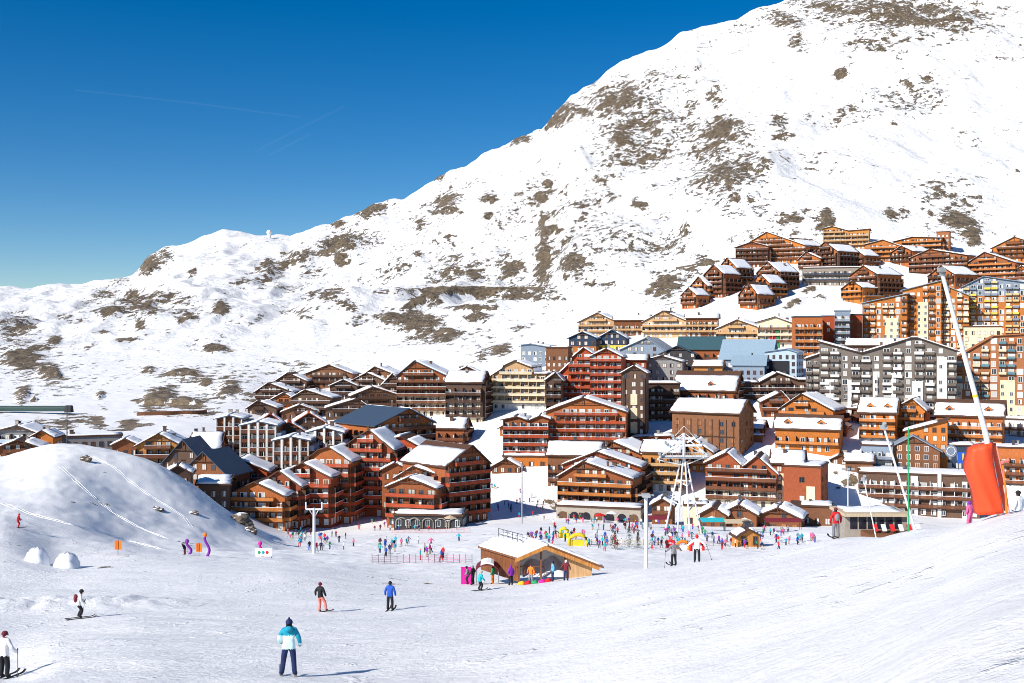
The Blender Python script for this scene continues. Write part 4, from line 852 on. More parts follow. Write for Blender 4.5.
# skier in profile with backpack, left
pk = pose(pelvis=(0,-.06,.86),hipL=(-.10,-.06,.82),hipR=(.10,-.06,.82),knL=(-.16,.14,.47),anL=(-.20,-.04,.11),toL=(-.20,.12,.06),knR=(.12,.17,.46),anR=(.10,.02,.11),toR=(.10,.18,.06))
for a in ('spine','chest','neck','head','top','shL','elL','wrL','haL','shR','elR','wrR','haR'): pk[a] = pk[a]+Vector((0,-.06,-.09))
pk['elL'] = Vector((-.30,.05,1.06)); pk['wrL'] = Vector((-.30,.26,.97)); pk['haL'] = Vector((-.30,.32,.95)); pk['elR'] = Vector((.30,.05,1.06)); pk['wrR'] = Vector((.30,.26,.97)); pk['haR'] = Vector((.30,.32,.95))
lean(pk, -14); ski_body = bake_body(pk)
o,d = person(ski_body, 79, 619, 50, 74, 'skier in white jacket with dark red backpack gliding across the left slope', ('c_white','c_black','c_black'), -65, 1.78)
helmet(o, pk, 'c_black'); goggles(o, pk); skis(o, pk, 'c_black')
mb = MB(); c = pk['chest']; mb.ball((c.x,c.y-.23,c.z-.08),.2,10,8,0,(.85,.6,1.2)); mb.obj('backpack','c_maroon',o,smooth=True)
pole_in_hand(o, pk, 'haL', (-.42,.15,0), 'thin ski pole of the skier with the dark red backpack')
# left edge, white jacket
pw = pose(elL=(-.34,.0,1.16),wrL=(-.36,.16,1.0),haL=(-.36,.22,.97),elR=(.36,.02,1.14),wrR=(.42,.17,.98),haR=(.43,.22,.95)); mw_ = bake_body(pw)
o,d = person(mw_, 4, 679, 28, 46, 'person in white jacket and black trousers cut by the left edge', ('c_white','c_black','c_maroon'), -20, 1.72)
helmet(o, pw, 'c_maroon'); goggles(o, pw); skis(o, pw, 'c_black')
pole_in_hand(o, pw, 'haR', (.55,.1,0), 'ski pole held by the white-jacketed person at the left edge')
# leaning snowboarder
pb = pose(hipL=(-.10,.02,.88),hipR=(.10,-.02,.88),knL=(-.20,.10,.50),anL=(-.26,-.02,.11),toL=(-.26,.13,.06),knR=(.20,.10,.50),anR=(.26,-.02,.11),toR=(.26,.13,.06),elL=(-.36,.0,1.2),wrL=(-.40,.05,.98),haL=(-.41,.07,.92),elR=(.33,.0,1.18),wrR=(.33,.10,.97),haR=(.33,.14,.92))
lean(pb, 10, axis='Y'); mbod = bake_body(pb)
o,d = person(mbod, 323, 612, 54, 74, 'snowboarder in black jacket and salmon trousers leaning into a turn', ('c_black','c_salmon','c_maroon'), 165, 1.76)
o.rotation_euler = (0, R(-13), R(-30)); helmet(o, pb, 'c_maroon'); goggles(o, pb)
mb = MB(); mb.tube([(-.76,.04,.10),(-.62,.04,.01),(0,.04,.0),(.62,.04,.01),(.76,.04,.10)], .10, 8); me_ = mb.mesh('snowboard','c_black')
for v in me_.vertices: v.co.z = v.co.z*.28
link('snowboard', me_, o)
# blue jacket, seen from behind
o,d = person(bodyS, 390, 611, 54, 74, 'person in bright blue jacket standing on the piste, seen from behind', ('c_blue','c_black','c_navy'), -8, 1.76)
helmet(o, stand, 'c_black'); skis(o, stand, 'c_black'); goggles(o, stand)
# red skier, far left
o,d = person(ski_body, 18, 528, 104, 140, 'skier all in red on the terrace below the mound', ('c_red','c_red','c_red'), -75, 1.75); helmet(o, pk, 'c_red'); skis(o, pk, 'c_black')
# two skiers at the edge of the near slope, arms spread
pa = pose(elL=(-.42,-.02,1.22),wrL=(-.58,.05,1.05),haL=(-.64,.07,1.02),elR=(.42,-.02,1.22),wrR=(.58,.05,1.05),haR=(.64,.07,1.02)); mA = bake_body(pa)
o,d = person(mA, 674, 574, 60, 88, 'skier in grey and white with arms out, left of two on the slope edge', ('c_grey','c_black','c_pink'), 20, 1.66, d=72); helmet(o, pa, 'c_red'); skis(o, pa, 'c_black'); pole_in_hand(o, pa, 'haL', (-.9,-.3,0), 'ski pole of the grey skier on the slope edge')
o,d = person(mA, 697, 570, 60, 88, 'skier in cream jacket with red hat, right of two on the slope edge', ('c_white','c_black','c_red'), -10, 1.80, d=72); helmet(o, pa, 'c_red', True); skis(o, pa, 'c_black'); pole_in_hand(o, pa, 'haR', (.95,-.2,0), 'ski pole of the cream-jacketed skier on the slope edge')
# red jacket on the crest
o,d = person(bodyS, 836, 533, 50, 70, 'person in red jacket on the crest below the brown end block', ('c_red','c_grey','c_black'), 5, 1.76, d=62)
helmet(o, stand, 'c_maroon'); skis(o, stand, 'c_black'); mb = MB(); mb.ball((0,-.2,1.22),.19,10,8,0,(.85,.55,1.15)); mb.obj('backpack','c_grey',o,smooth=True)
o,d = person(bodyS, 970, 517, 60, 120, 'child in pink beside the orange-padded lance', ('c_pink','c_pink','c_purple'), 30, 1.15, d=44); helmet(o, stand, 'c_purple')
o,d = person(bodyS, 1019, 507, 60, 120, 'person in black and white at the right edge behind the padding', ('c_white','c_black','c_black'), 30, 1.7, d=46); helmet(o, stand, 'c_black')
# around the half-buried hut
HD = 96
hutp = [(480,589,'person in turquoise jacket and black trousers skiing past the wooden hut',('c_turquoise','c_black','c_beige'),ski_body,-60,90),(493,576,'person in orange and green standing by the hut’s dark canopy',('c_green','c_orange','c_black'),bodyS,70,97),
 (511,577,'person in purple jacket leaning at the hut’s left corner',('c_purple','c_black','c_purple'),bodyS,30,93),(531,574,'person in orange-red jacket under the hut gable',('c_orange','c_grey','c_maroon'),bodyS,160,93.5),
 (553,573,'person in bright blue coat in front of the hut opening',('c_sky','c_navy','c_navy'),bodyS,100,92.5),(566,575,'person in dark red and white jacket right of the blue coat',('c_maroon','c_navy','c_white'),mw_,175,91),
 (473,575,'person in black carrying gear left of the dark canopy',('c_black','c_black','c_grey'),mw_,60,96),(468,577,'person in grey and black left of the canopy, bending slightly',('c_grey','c_black','c_black'),ski_body,90,97)]
for px,py,lb,cs,bm_,fc,dd_ in hutp:
    o,d = person(bm_, px, py, 80, 110, lb, cs, fc, 1.75, d=dd_); pp_ = pk if bm_ is ski_body else (pw if bm_ is mw_ else stand); helmet(o, pp_, cs[2])
    if 'skiing' in lb: skis(o, pk, 'c_black')
# crowd: each a person of their own
p2 = pose(knL=(-.12,.20,.52),anL=(-.13,.22,.10),toL=(-.13,.38,.06),knR=(.12,-.02,.50),anR=(.13,-.20,.14),toR=(.13,-.06,.05),elL=(-.28,-.10,1.16),wrL=(-.30,-.04,.95),haL=(-.30,-.02,.88),elR=(.28,.08,1.16),wrR=(.28,.25,1.0),haR=(.28,.30,.96))
p3 = pose(); lean(p3, -38)
crowd_m = [bake_body(stand,1), bake_body(p2,1), bake_body(p3,1), bake_body(pa,1), bake_body(pk,1)]
poses_w = ['standing','walking','bending','arms-out','skiing']
JC = ['red','pink','blue','navy','black','white','green','turquoise','maroon','teal','purple','grey']; TC = ['black','blue','grey','beige','red','navy']
zones = [((288,395,529,553),40,'below the stepped red blocks',(285,340,200,300)),((372,468,522,531),26,'by the dark arcade terrace',(0,0,0,0)),((548,642,519,532),40,'near the stone terrace arches',(0,0,0,0)),
 ((528,650,533,552),46,'behind the wooden hut',(0,0,0,0)),((652,722,531,550),42,'among the tripod tower’s legs',(0,0,0,0)),((722,818,532,550),46,'before the piste-foot restaurants',(0,0,0,0)),((478,560,484,522),30,'on the slope by the floodlight mast',(0,0,0,0)),
 ((380,470,540,565),20,'on the flat left of the hut',(0,0,0,0)),((645,700,515,530),10,'outside the brown kiosk chalet',(0,0,0,0))]
rc = random.Random(5)
for zi,((xa,xb,ya,yb),n,place,_) in enumerate(zones):
    combos = [(j,t) for j in JC for t in TC if j != t]; rc.shuffle(combos); used = []; hubs = [(rc.uniform(xa,xb),rc.uniform(ya,yb)) for _ in range(max(3,n//6))]
    for k in range(n):
        for _t in range(40):
            hb_ = rc.choice(hubs); px, py = (rc.gauss(hb_[0],9), rc.gauss(hb_[1],2.5)) if rc.random() < .7 else (rc.uniform(xa,xb), rc.uniform(ya,yb)); px = min(xb,max(xa,px)); py = min(yb,max(ya,py))
            if all(abs(px-a)+1.6*abs(py-b) > 2.6 for a,b in used): break
        used.append((px,py)); j,t = combos[k]; pi = rc.choice([0,0,0,1,1,2,3,4])
        d = find_d(px, py, 130, 420, 1.0)
        o,_d = person(crowd_m[pi], px, py, 130, 420, f"{poses_w[pi]} figure in {j} jacket and {t} trousers {place}", ('c_'+j,'c_'+t,'c_'+rc.choice(JC)), rc.uniform(0,360), rc.uniform(1.5,1.85), 'skiers and strollers at the foot of the piste', d=d)

# ------------------------------------------------------------------ lift gear, lances, poles
def tower_tripod():
    d = 232; p = P(684,541,d); g = gz(684,d); root = empty('lift_tower', (p.x,d,g)); tag(root,'white lattice tripod lift tower with broad cross-arms in front of the chalets','lift tower')
    mpp = d/F; X = lambda px: (px-684)*mpp; Zz = lambda py: (541-py)*mpp
    for (bx,by,ty,yo) in ((667,529,468,3.0),(689,542,468,-2.5),(703,531,468,2.0),(676,536,468,-1)):
        mb = MB(); mb.tube([(X(bx),yo,Zz(by)-2.5),(X(684+(bx-684)*.18),yo*.2,Zz(ty))], .2, 8, 0, .16); mb.obj('leg','steel',root)
    for f,nm in ((.35,'brace'),(.68,'brace')):
        mb = MB()
        pts = [(X(667+(681-667)*f),3.0*(1-.8*f),Zz(529-61*f)),(X(689-(689-685)*f),-2.5*(1-.8*f),Zz(542-74*f)),(X(703-(703-687)*f),2*(1-.8*f),Zz(531-63*f))]
        for i in range(3): mb.tube([pts[i],pts[(i+1)%3]], .16, 6)
        mb.obj(nm,'steel',root)
    mb = MB(); mb.tube([(0,0,Zz(470)),(0,0,Zz(440))], .32, 8); mb.obj('mast','steel',root)
    for k,(a,b) in enumerate((((657,466),(683,442)),((708,462),(683,442)),((657,466),(684,472)),((708,462),(684,472)))):
        mb = MB(); mb.tube([(X(a[0]),-.6,Zz(a[1])),(X(b[0]),-.2,Zz(b[1]))], .13, 6); mb.obj('stay','steel',root)
    mb = MB(); mb.box(X(660),X(706),-1.3,1.3,Zz(464)-.12,Zz(464)); 
    for k in range(9):
        u = X(660)+(X(706)-X(660))*k/8; mb.tube([(u,-1.3,Zz(464)),(u,-1.3,Zz(464)+1.1)],.05,5); mb.tube([(u,1.3,Zz(464)),(u,1.3,Zz(464)+1.1)],.05,5)
    mb.tube([(X(660),-1.3,Zz(464)+1.1),(X(706),-1.3,Zz(464)+1.1)],.06,5); mb.obj('catwalk','greysteel',root)
    for y,w in ((463,5.2),(452,3.8),(445,2.4)):
        mb = MB(); mb.box(-w,w,-.25,.25,Zz(y)-.22,Zz(y)+.22); mb.tube([(-w,0,Zz(y)),(0,0,Zz(y)+2.6),(w,0,Zz(y))], .10, 6); a = mb.obj('cross_arm','steel',root)
        for s in (-1,1):
            q = MB()
            for k in range(4): q.tube([(s*w-.12,-1.2+k*.8,Zz(y)+.55),(s*w+.12,-1.2+k*.8,Zz(y)+.55)], .32, 10)
            q.box(s*w-.08,s*w+.08,-1.8,1.8,Zz(y)+.2,Zz(y)+.42); q.obj('sheave_train','greysteel',a)
tower_tripod()
def post(px, pyb, pyt, d, r, label, head, name='lift_pylon', m='steel', pt=None, r1=None):
    mpp = d/F; p = P(px,pyb,d); g = min(gz(px,d), p.z); root = empty(name,(p.x,d,p.z)); tag(root,label,name.replace('_',' '))
    Hh = (pyb-pyt)*mpp; dx = 0 if pt is None else (pt-px)*mpp
    mb = MB(); e = g-p.z-.8; mb.tube([(-dx*.02,0,e),(dx,0,Hh)], r, 10, 0, r1 or r*.85); mb.obj('mast',m,root)
    mb = MB()
    if head == 'T':
        w = 8*mpp; mb.box(-w,w,-.12,.12,Hh-.30,Hh-.06); mb.tube([(-w,0,Hh-.2),(-w,0,Hh+.9)],.10,6); mb.tube([(w,0,Hh-.2),(w,0,Hh+.9)],.10,6); mb.tube([(-w*.6,0,Hh-.2),(0,0,Hh-1.5),(w*.6,0,Hh-.2)],.09,6)
        a = mb.obj('cross_arm','steel',root)
        for s in (-1,1):
            q = MB()
            for k in range(3): q.tube([(s*w-.10,-.6+k*.6,Hh-.45),(s*w+.10,-.6+k*.6,Hh-.45)],.24,10)
            q.obj('sheave_train','darksteel',a)
    elif head == 'cap':
        mb.box(-.35,.35,-.5,.5,Hh,Hh+.3); mb.tube([(-.7,0,Hh+.15),(.7,0,Hh+.15)],.08,6); mb.obj('head','greysteel',root)
    elif head == 'lamp':
        mb.tube([(-.9,0,Hh),(.9,0,Hh)],.06,6)
        for s in (-.8,0,.8): mb.box(s-.22,s+.22,-.3,.05,Hh+.02,Hh+.32)
        mb.obj('floodlight','greysteel',root)
    elif head == 'nozzle':
        mb.tube([(dx,0,Hh),(dx*1.02,-.15,Hh+.22)],.09,8); mb.box(dx-.12,dx+.12,-.12,.12,Hh-.05,Hh+.12); mb.obj('nozzle','greysteel',root)
    return root
post(646,568,497,98,.19,'stout white lift pylon standing on the piste right of the wooden hut','cap')
post(314,556,508,165,.24,'white T-headed lift pylon in front of the stepped red blocks','T')
post(522,512,468,300,.16,'thin grey floodlight mast on the white slope left of the stone arcade','lamp','lamp_post','greysteel')
post(848,512,470,180,.11,'thin pale mast on the snow slope right of the brown end block','lamp','lamp_post','steel')
post(67,446,406,205,.10,'thin dark mast standing on top of the snow mound',None,'mast','darksteel')
post(920,517,428,47,.055,'thin slanted grey snow lance behind the green pole','nozzle','snow_lance','steel',pt=884)
post(879,526,480,56,.03,'short faint white snow lance left of the green pole','nozzle','snow_lance','steel',pt=864)
o = post(908.5,540,428,46,.035,'slim green piste marker pole on the near slope','none','piste_marker','c_green',r1=.035)
def big_lance():
    d = 33.5; mpp = d/F; p = P(992,513,d); g = gz(992,d); root = empty('snow_lance',(p.x,d,p.z)); tag(root,'tall white leaning snow lance rising above the orange crash padding','snow lance')
    Q = lambda px,py,y=0: ((px-992)*mpp, y, (513-py)*mpp)
    mb = MB(); mb.tube([Q(1003,528),Q(986,435)], .115, 12, 0, .085); mb.tube([Q(986,435),Q(942,273)], .085, 12, 0, .06); mb.obj('mast','steel',root,smooth=False)
    mb = MB(); mb.tube([Q(942.5,275),Q(940.6,268,-.05)], .085, 10); mb.box(Q(941,0)[0]-.1,Q(941,0)[0]+.1,-.16,.05,Q(0,272)[2],Q(0,268)[2]); mb.obj('nozzle','greysteel',root)
    mb = MB(); mb.tube([Q(975.6,397),Q(974.9,394.5)], .082, 12); mb.obj('marker_band','c_yellow',root)
    # padded sleeve round the foot: a bent slab with sagging folds, its own thing
    pad = empty('crash_pad',(p.x,d,p.z)); tag(pad,'bright orange-red crash padding wrapped round the foot of the leaning lance','crash padding')
    mb = MB(); nu, nv = 18, 14; vs = []
    for j in range(nv+1):
        t = j/nv
        xl = 979+(968.5-979)*sm(0,.75,np.float64(t))+(1.5)*max(0,t-.75)*4*1.6; xr = 1012+(1000-1012)*t
        yb = 515-2*0; 
        for i in range(nu+1):
            s = i/nu; px = xl+(xr-xl)*s; yy = (515+(-4)*s)+((448-6*min(1,s*1.4)+(2 if s>.8 else 0))-(515-4*s))*t
            dep = -.24*abs(math.sin(math.pi*s))**.6+.018*math.sin(t*17+s*9)*(1-abs(s-.3))+.022*math.sin(s*15+t*5)+.012*math.sin(t*41-s*23)+(.0 if s<.72 else .22)+.10*s
            vs.append((*Q(px,yy)[:1], dep, Q(px,yy)[2]))
    W_ = nu+1; back = [(x*1.0, .35+.1*math.sin(i*.7), z) for i,(x,y,z) in enumerate(vs)]; N = len(vs); fs = []
    for j in range(nv):
        for i in range(nu): a = j*W_+i; fs += [(a,a+1,a+W_+1,a+W_),(N+a+W_,N+a+W_+1,N+a+1,N+a)]
    rim = [i for i in range(W_)]+[j*W_+nu for j in range(1,nv+1)]+[nv*W_+i for i in range(nu-1,-1,-1)]+[j*W_ for j in range(nv-1,0,-1)]
    for a,b in zip(rim, rim[1:]+rim[:1]): fs.append((b,a,N+a,N+b))
    mb.add(vs+back,fs); mb.obj("padding","padding",pad,smooth=True)
    for (xa,ya,xb,yb_,m,r) in ((995,463,1000,511,'c_orange',.035),(989,445,1003,512,'c_salmon',.02)):
        q = MB(); q.tube([Q(xa,ya,-.52),Q((xa+xb)/2,(ya+yb_)/2,-.55),Q(xb,yb_,-.45)], r, 8); q.obj('strap',m,pad)
    q = MB(); q.tube([Q(993,461,-.56),Q(1001,458,-.52)],.05,8); q.obj('buckle','c_salmon',pad)
big_lance()

# ------------------------------------------------------------------ half-buried wooden hut
def hut():
    d = HD; mpp = d/F; o = P(545,575,d); g = gz(545,d); root = empty('wooden_hut',(o.x,d,o.z)); tag(root,'low wooden hut half buried in snow with a broad snow-covered roof','hut')
    Q = lambda px,py: ((px-545)*mpp,(575-py)*mpp)
    L, Rr, T, fl, fr = Q(515,559), Q(599,567), Q(545,546), Q(518,575), Q(592,575); dp = 5.2
    sk = -3.4     # the ridge runs back and to the left
    def S(u,z,y): return (u+sk*y/dp, y, z)
    # roof slabs, two slopes
    rb = MB()
    for a,b in ((L,T),(T,Rr)):
        vs = [S(a[0],a[1],-.6),S(b[0],b[1],-.6),S(b[0],b[1],dp),S(a[0],a[1],dp)]; vs += [(x,y,z+.16) for x,y,z in vs]
        rb.add(vs,[(3,2,1,0),(4,5,6,7),(0,1,5,4),(1,2,6,5),(2,3,7,6),(3,0,4,7)])
    ro = rb.obj('roof','timber',root)
    sb = MB()
    for a,b,th in ((L,T,.42),(T,Rr,.30)):
        n = 10; top = []; bot = []
        for i in range(n+1):
            for j in range(n+1):
                s,w = i/n, j/n; e = min(i,n-i,j,n-j); u = a[0]+(b[0]-a[0])*(.01+.98*s); z = a[1]+(b[1]-a[1])*(.01+.98*s); y = -.5+(dp+.4)*w
                t = th*(1 if e else .45)*(1+.25*math.sin(i*1.7+j*2.3)); x_,y_,z_ = S(u,z,y); top.append((x_,y_,z_+.165+t)); bot.append((x_,y_,z_+.165))
        W_ = n+1; N = len(top); fs = [(i*W_+j,i*W_+j+1,(i+1)*W_+j+1,(i+1)*W_+j) for i in range(n) for j in range(n)]
        rim = [j for j in range(W_)]+[i*W_+n for i in range(1,n+1)]+[n*W_+j for j in range(n-1,-1,-1)]+[i*W_ for i in range(n-1,0,-1)]
        fs += [(a_,b_,N+b_,N+a_) for a_,b_ in zip(rim,rim[1:]+rim[:1])]; sb.add(top+bot,fs)
    sb.obj('roof_snow','snow',ro,smooth=True)
    # barge boards, walls
    q = MB()
    for a,b in ((L,T),(T,Rr)):
        vs = [(a[0],-.72,a[1]-.18),(b[0],-.72,b[1]-.18),(b[0],-.72,b[1]+.14),(a[0],-.72,a[1]+.14)]; vs += [(x,-.60,z) for x,_,z in vs]
        q.add(vs,[(0,1,2,3),(7,6,5,4),(0,4,5,1),(1,5,6,2),(2,6,7,3),(3,7,4,0)])
    q.obj('barge_board','honey',root)
    q = MB(); q.add([(fl[0],0,-.6),(fl[0]+.15,0,-.6),(fl[0]+.15,0,L[1]+.35),(fl[0],0,L[1]+.28)]+[S(fl[0],-.6,dp),S(fl[0]+.15,-.6,dp),S(fl[0]+.15,L[1]+.3,dp),S(fl[0],L[1]+.2,dp)],[(0,1,2,3),(7,6,5,4),(0,4,5,1),(1,5,6,2),(2,6,7,3),(3,7,4,0)]); q.obj('side_wall','brown',root)
    a = Q(566,575)[0]; b = fr[0]; hz = lambda u: T[1]+(Rr[1]-T[1])*(u-T[0])/(Rr[0]-T[0])-.05
    q = MB(); q.prism([(a,-.6),(b,-.6),(b,hz(b)),(a,hz(a))],0,.14); q.obj('front_wall','tan',root)
    q = MB(); q.prism([(fl[0],-.6),(fr[0],-.6),(fr[0],hz(fr[0])-.02),(0,T[1]-.1),(fl[0],L[1]+.25)],2.6,2.75); q.obj('back_wall','white',root)
    for px in (519,541,565):
        u = Q(px,0)[0]; q = MB(); q.box(u-.09,u+.09,-.22,-.04,-.6,(hz(u) if u > 0 else L[1]+(T[1]-L[1])*(u-L[0])/(T[0]-L[0])-.05)); q.obj('post','timber',root)
    q = MB(); vs=[]; n=10
    for j in range(5):
        for i in range(n+1): vs.append((fl[0]+.4+(a-fl[0]-.2)*i/n, .1+2.2*j/4, -.2+(1.25+.3*math.sin(i*1.1))*(j/4)*math.sin(math.pi*(.15+.7*i/n))))
    q.add(vs,[(j*(n+1)+i,j*(n+1)+i+1,(j+1)*(n+1)+i+1,(j+1)*(n+1)+i) for j in range(4) for i in range(n)]); h = q.obj('snow_heap','snow',root,smooth=True)
    q = MB(); 
    for i in range(7): q.tube([(-2.6+i*.42,-.02,0),(-2.6+i*.42,-.02,.8)],.035,6)
    q.box(-2.7,0,-.05,.0,.72,.8); q.obj('railing','brown',root)
    q = MB()
    for i in range(6): x_,y_,z_ = S(T[0]-1.2,T[1]-.2,1.2+i*.65); q.tube([(x_,y_,z_),(x_,y_,z_+1.0)],.03,5)
    for hz_ in (.5,.98): q.tube([S(T[0]-1.2,T[1]-.2+hz_,1.2),S(T[0]-1.2,T[1]-.2+hz_,4.45)],.03,5)
    q.obj('roof_railing','darksteel',ro)
    # bundled flags and bags along its foot
    for k,(px,c,lb) in enumerate(((521,'c_yellow','yellow bag on the snow at the hut foot'),(527,'c_red','red bag at the hut foot beside the yellow bag'),(534,'c_green','green bag at the hut foot'),(541,'c_magenta','pink-red bag in the middle of the hut foot'),(547,'c_red','red sack left of the blue coat at the hut'))):
        mb = MB(); mb.ball((0,0,.15),.24,10,7,0,(1.25,.8,.75)); mb.ball((.08,0,.30),.11,8,5,0,(1.4,.8,.7)); b_ = mb.obj('bag',c,None,smooth=True,loc=(o.x+(px-545)*mpp, d-2.6, gz(px,d-2.6)-.02)); tag(b_,lb,'bag')
    # dark canopy on the left with snow on it
    root2 = empty('canopy',(o.x+Q(487,0)[0], d+.5, gz(487,d+.5))); tag(root2,'dark maroon canopy under snow left of the wooden hut','canopy')
    mb = MB(); n = 8; pr_ = [(1.05*math.cos(math.pi*(1-k/n)), 1.15+.6*math.sin(math.pi*k/n)) for k in range(n+1)]
    mb.prism([(u,z) for u,z in pr_]+[(u*.94,z-.07) for u,z in pr_[::-1]],0,2.2); mb.obj('cover','c_maroon',root2)
    mb = MB(); mb.prism([(u*.8,z+.04+.0) for u,z in pr_[2:-2]]+[(u*.75,z+.2) for u,z in pr_[2:-2][::-1]],0.1,2.1); mb.obj('snow_cap','snow',root2)
    for s in (-1,1):
        for y in (.05,2.1): mb = MB(); mb.tube([(s*.98,y,-.3),(s*.98,y,1.2)],.04,6); mb.obj('leg','greysteel',root2)
    mb = MB(); mb.box(-.55,.55,-.04,.04,0,1.5); mb.box(-.6,.6,-.06,.06,1.5,1.56); q = mb.obj('banner','c_magenta',None,loc=(P(467,565,98).x,98.5,gz(467,98.5))); tag(q,'magenta banner panel standing left of the canopy','banner')
hut()

# ------------------------------------------------------------------ children's area, nets, markers, mounds
def marker(px,py,d,hh,w,m,label,cat='marker flag',name='marker_flag'):
    r = empty(name,(P(px,py,d).x,d,gz(px,d))); tag(r,label,cat); mb = MB(); mb.tube([(0,0,-.2),(0,0,hh+.1)],.03,6); mb.obj('pole','darksteel',r)
    mb = MB(); n=5
    for i in range(n): 
        x0,x1 = -w/2+w*i/n, -w/2+w*(i+1)/n; mb.box(x0,x1,.03+.03*math.sin(i*1.3),.06+.03*math.sin(i*1.3),hh*.35,hh)
    mb.obj('flag',m,r)
marker(118,541,118,1.5,.75,'c_orange','orange marker flag on the snow at the mound foot')
marker(199,549,128,1.5,.7,'c_orange','orange marker flag beside the purple foam figures')
marker(807,527,95,2.0,.45,'c_red','slim red banner near the piste-foot restaurants') if False else None
for (px,py,d,hh,m,lb) in ((189,548,134,1.9,'c_purple','purple twisted foam figure left of the taller one'),(207,552,128,2.9,'c_purple','tall purple and pink foam figure with orange top'),(262,551,140,2.0,'c_magenta','purple-pink foam figure above the printed white board')):
    r = empty('foam_figure',(P(px,py,d).x,d,gz(px,d))); tag(r,lb,'foam figure'); mb = MB()
    pts = [(.28*math.sin(t*5.2),0,hh*t*.8) for t in [k/9 for k in range(10)]]; mb.tube(pts,.16,8); mb.obj('body',m,r,smooth=True)
    mb = MB(); mb.ball((pts[-1][0],0,hh*.86),.26,10,8,0,(1,.8,1.1)); mb.obj('head','c_orange' if 'orange' in lb else m,r,smooth=True)
r = empty('board',(P(264,552,138).x,138,gz(264,138))); tag(r,'white printed board with green and red marks at the mound foot','board')
mb = MB(); mb.box(-1.05,1.05,-.06,.06,.1,1.1); mb.obj('panel','c_white',r)
for k,(x,c) in enumerate(((-.6,'c_green'),(-.1,'c_turquoise'),(.4,'c_red'))): mb = MB(); mb.ball((x,-.07,.6),.2,10,6,0,(1,.15,1)); mb.obj('mark',c,r)
for s in (-.9,.9): mb = MB(); mb.box(s-.05,s+.05,.07,.15,-.3,1.0); mb.obj('leg','darksteel',r)
o,_ = person(crowd_m[2],185,549,120,150,'dark figure bending beside the purple foam figures',('c_black','c_maroon','c_black'),80,1.6,d=131)
for px,w,lb in ((37,1.15,'conical snow pile, left of the two on the terrace'),(67,1.25,'conical snow pile, right of the two on the terrace')):
    d = 104; mb = MB(); n,m_ = 18,7; vs=[]
    for j in range(m_+1):
        t = j/m_
        for i in range(n): a = 2*math.pi*i/n; rr_ = w*1.0*math.sqrt(max(0,1-t**2))*(1+.09*math.sin(i*2.3+j)+.05*math.sin(i*5+j*3)); vs.append((rr_*math.cos(a),rr_*math.sin(a),-.5+2.0*t+.06*math.sin(i*1.7+j*2)))
    mb.add(vs,[(j*n+i,j*n+(i+1)%n,(j+1)*n+(i+1)%n,(j+1)*n+i) for j in range(m_) for i in range(n)]); q = mb.obj('snow_pile','snow',None,smooth=True,loc=(P(px,566,d).x,d,gz(px,d))); tag(q,lb,'snow pile')
def boulder(px,py,d0,d1,w,h,label,sd,snowcap=False):
    d = find_d(px,py,d0,d1,.5); rr_ = random.Random(sd); bm = bmesh.new(); bmesh.ops.create_icosphere(bm,subdivisions=3,radius=1)
    for v in bm.verts:
        c = v.co; k = 1+.28*math.sin(c.x*4+sd)*math.cos(c.z*3.3+sd*2)+.14*math.sin(c.y*9+c.z*7+sd); v.co = Vector((c.x*w*k,c.y*w*.7*k,c.z*h*k))
    me = bpy.data.meshes.new('boulder'); bm.to_mesh(me); bm.free(); me.materials.append(M['boulder']); me.materials.append(M['snow'])
    if snowcap:
        for f in me.polygons: f.material_index = 1 if f.normal.z > .72 else 0
    x = (px-CX)/F*d; o = link('boulder',me,None,(x,d,gz(px,d)+h*.15)); tag(o,label,'boulder')
boulder(86,461,150,210,.85,.75,'dark boulder poking out of the mound crest',1,True)
boulder(157,510,130,200,1.0,.45,'flat brown rock half bared on the mound face',2,True)
boulder(193,514,130,210,.9,.4,'brown rock at the right shoulder of the mound',3,True)
boulder(240,523,150,215,2.2,1.5,'large dark rock on the shaded right end of the mound',4,True)
boulder(250,532,150,215,1.2,.9,'dark rock below the large one at the mound’s right end',9,True)
# ski tracks pressed into the mound and terrace: twin low ridges of pushed snow
def track(pts, label, gap=.5, r=.10):
    r *= .24; gap *= .5
    mb = MB(); P3 = []
    for i in range(len(pts)-1):
        for k in range(10):
            t = k/10; px = pts[i][0]+(pts[i+1][0]-pts[i][0])*t; py = pts[i][1]+(pts[i+1][1]-pts[i][1])*t
            d = find_d(px,py,100,203,.4); P3.append(Vector(((px-CX)/F*d,d,gz(px,d))))
    for _ in range(3): P3 = [P3[0]]+[(P3[i-1]+P3[i]*2+P3[i+1])/4 for i in range(1,len(P3)-1)]+[P3[-1]]
    for s in (-gap,gap):
        q = []
        for i,p in enumerate(P3):
            t = (P3[min(i+1,len(P3)-1)]-P3[max(i-1,0)]); t.z = 0; t.normalize(); n_ = Vector((-t.y,t.x,0)); w = p+n_*s; w.z = ground_at(w.x,w.y)+.02; q.append(w)
        mb.tube(q, r, 6)
    o = mb.obj('ski_track','snow',None,smooth=True); tag(o,kind='structure')
track([(92,457),(112,466),(128,480),(148,495),(170,508),(185,518),(192,528)],'')
track([(60,466),(80,485),(100,503),(118,516),(140,528),(170,540)],'',.6,.12)
track([(0,503),(40,517),(80,527),(130,541),(165,550)],'',.7,.12)
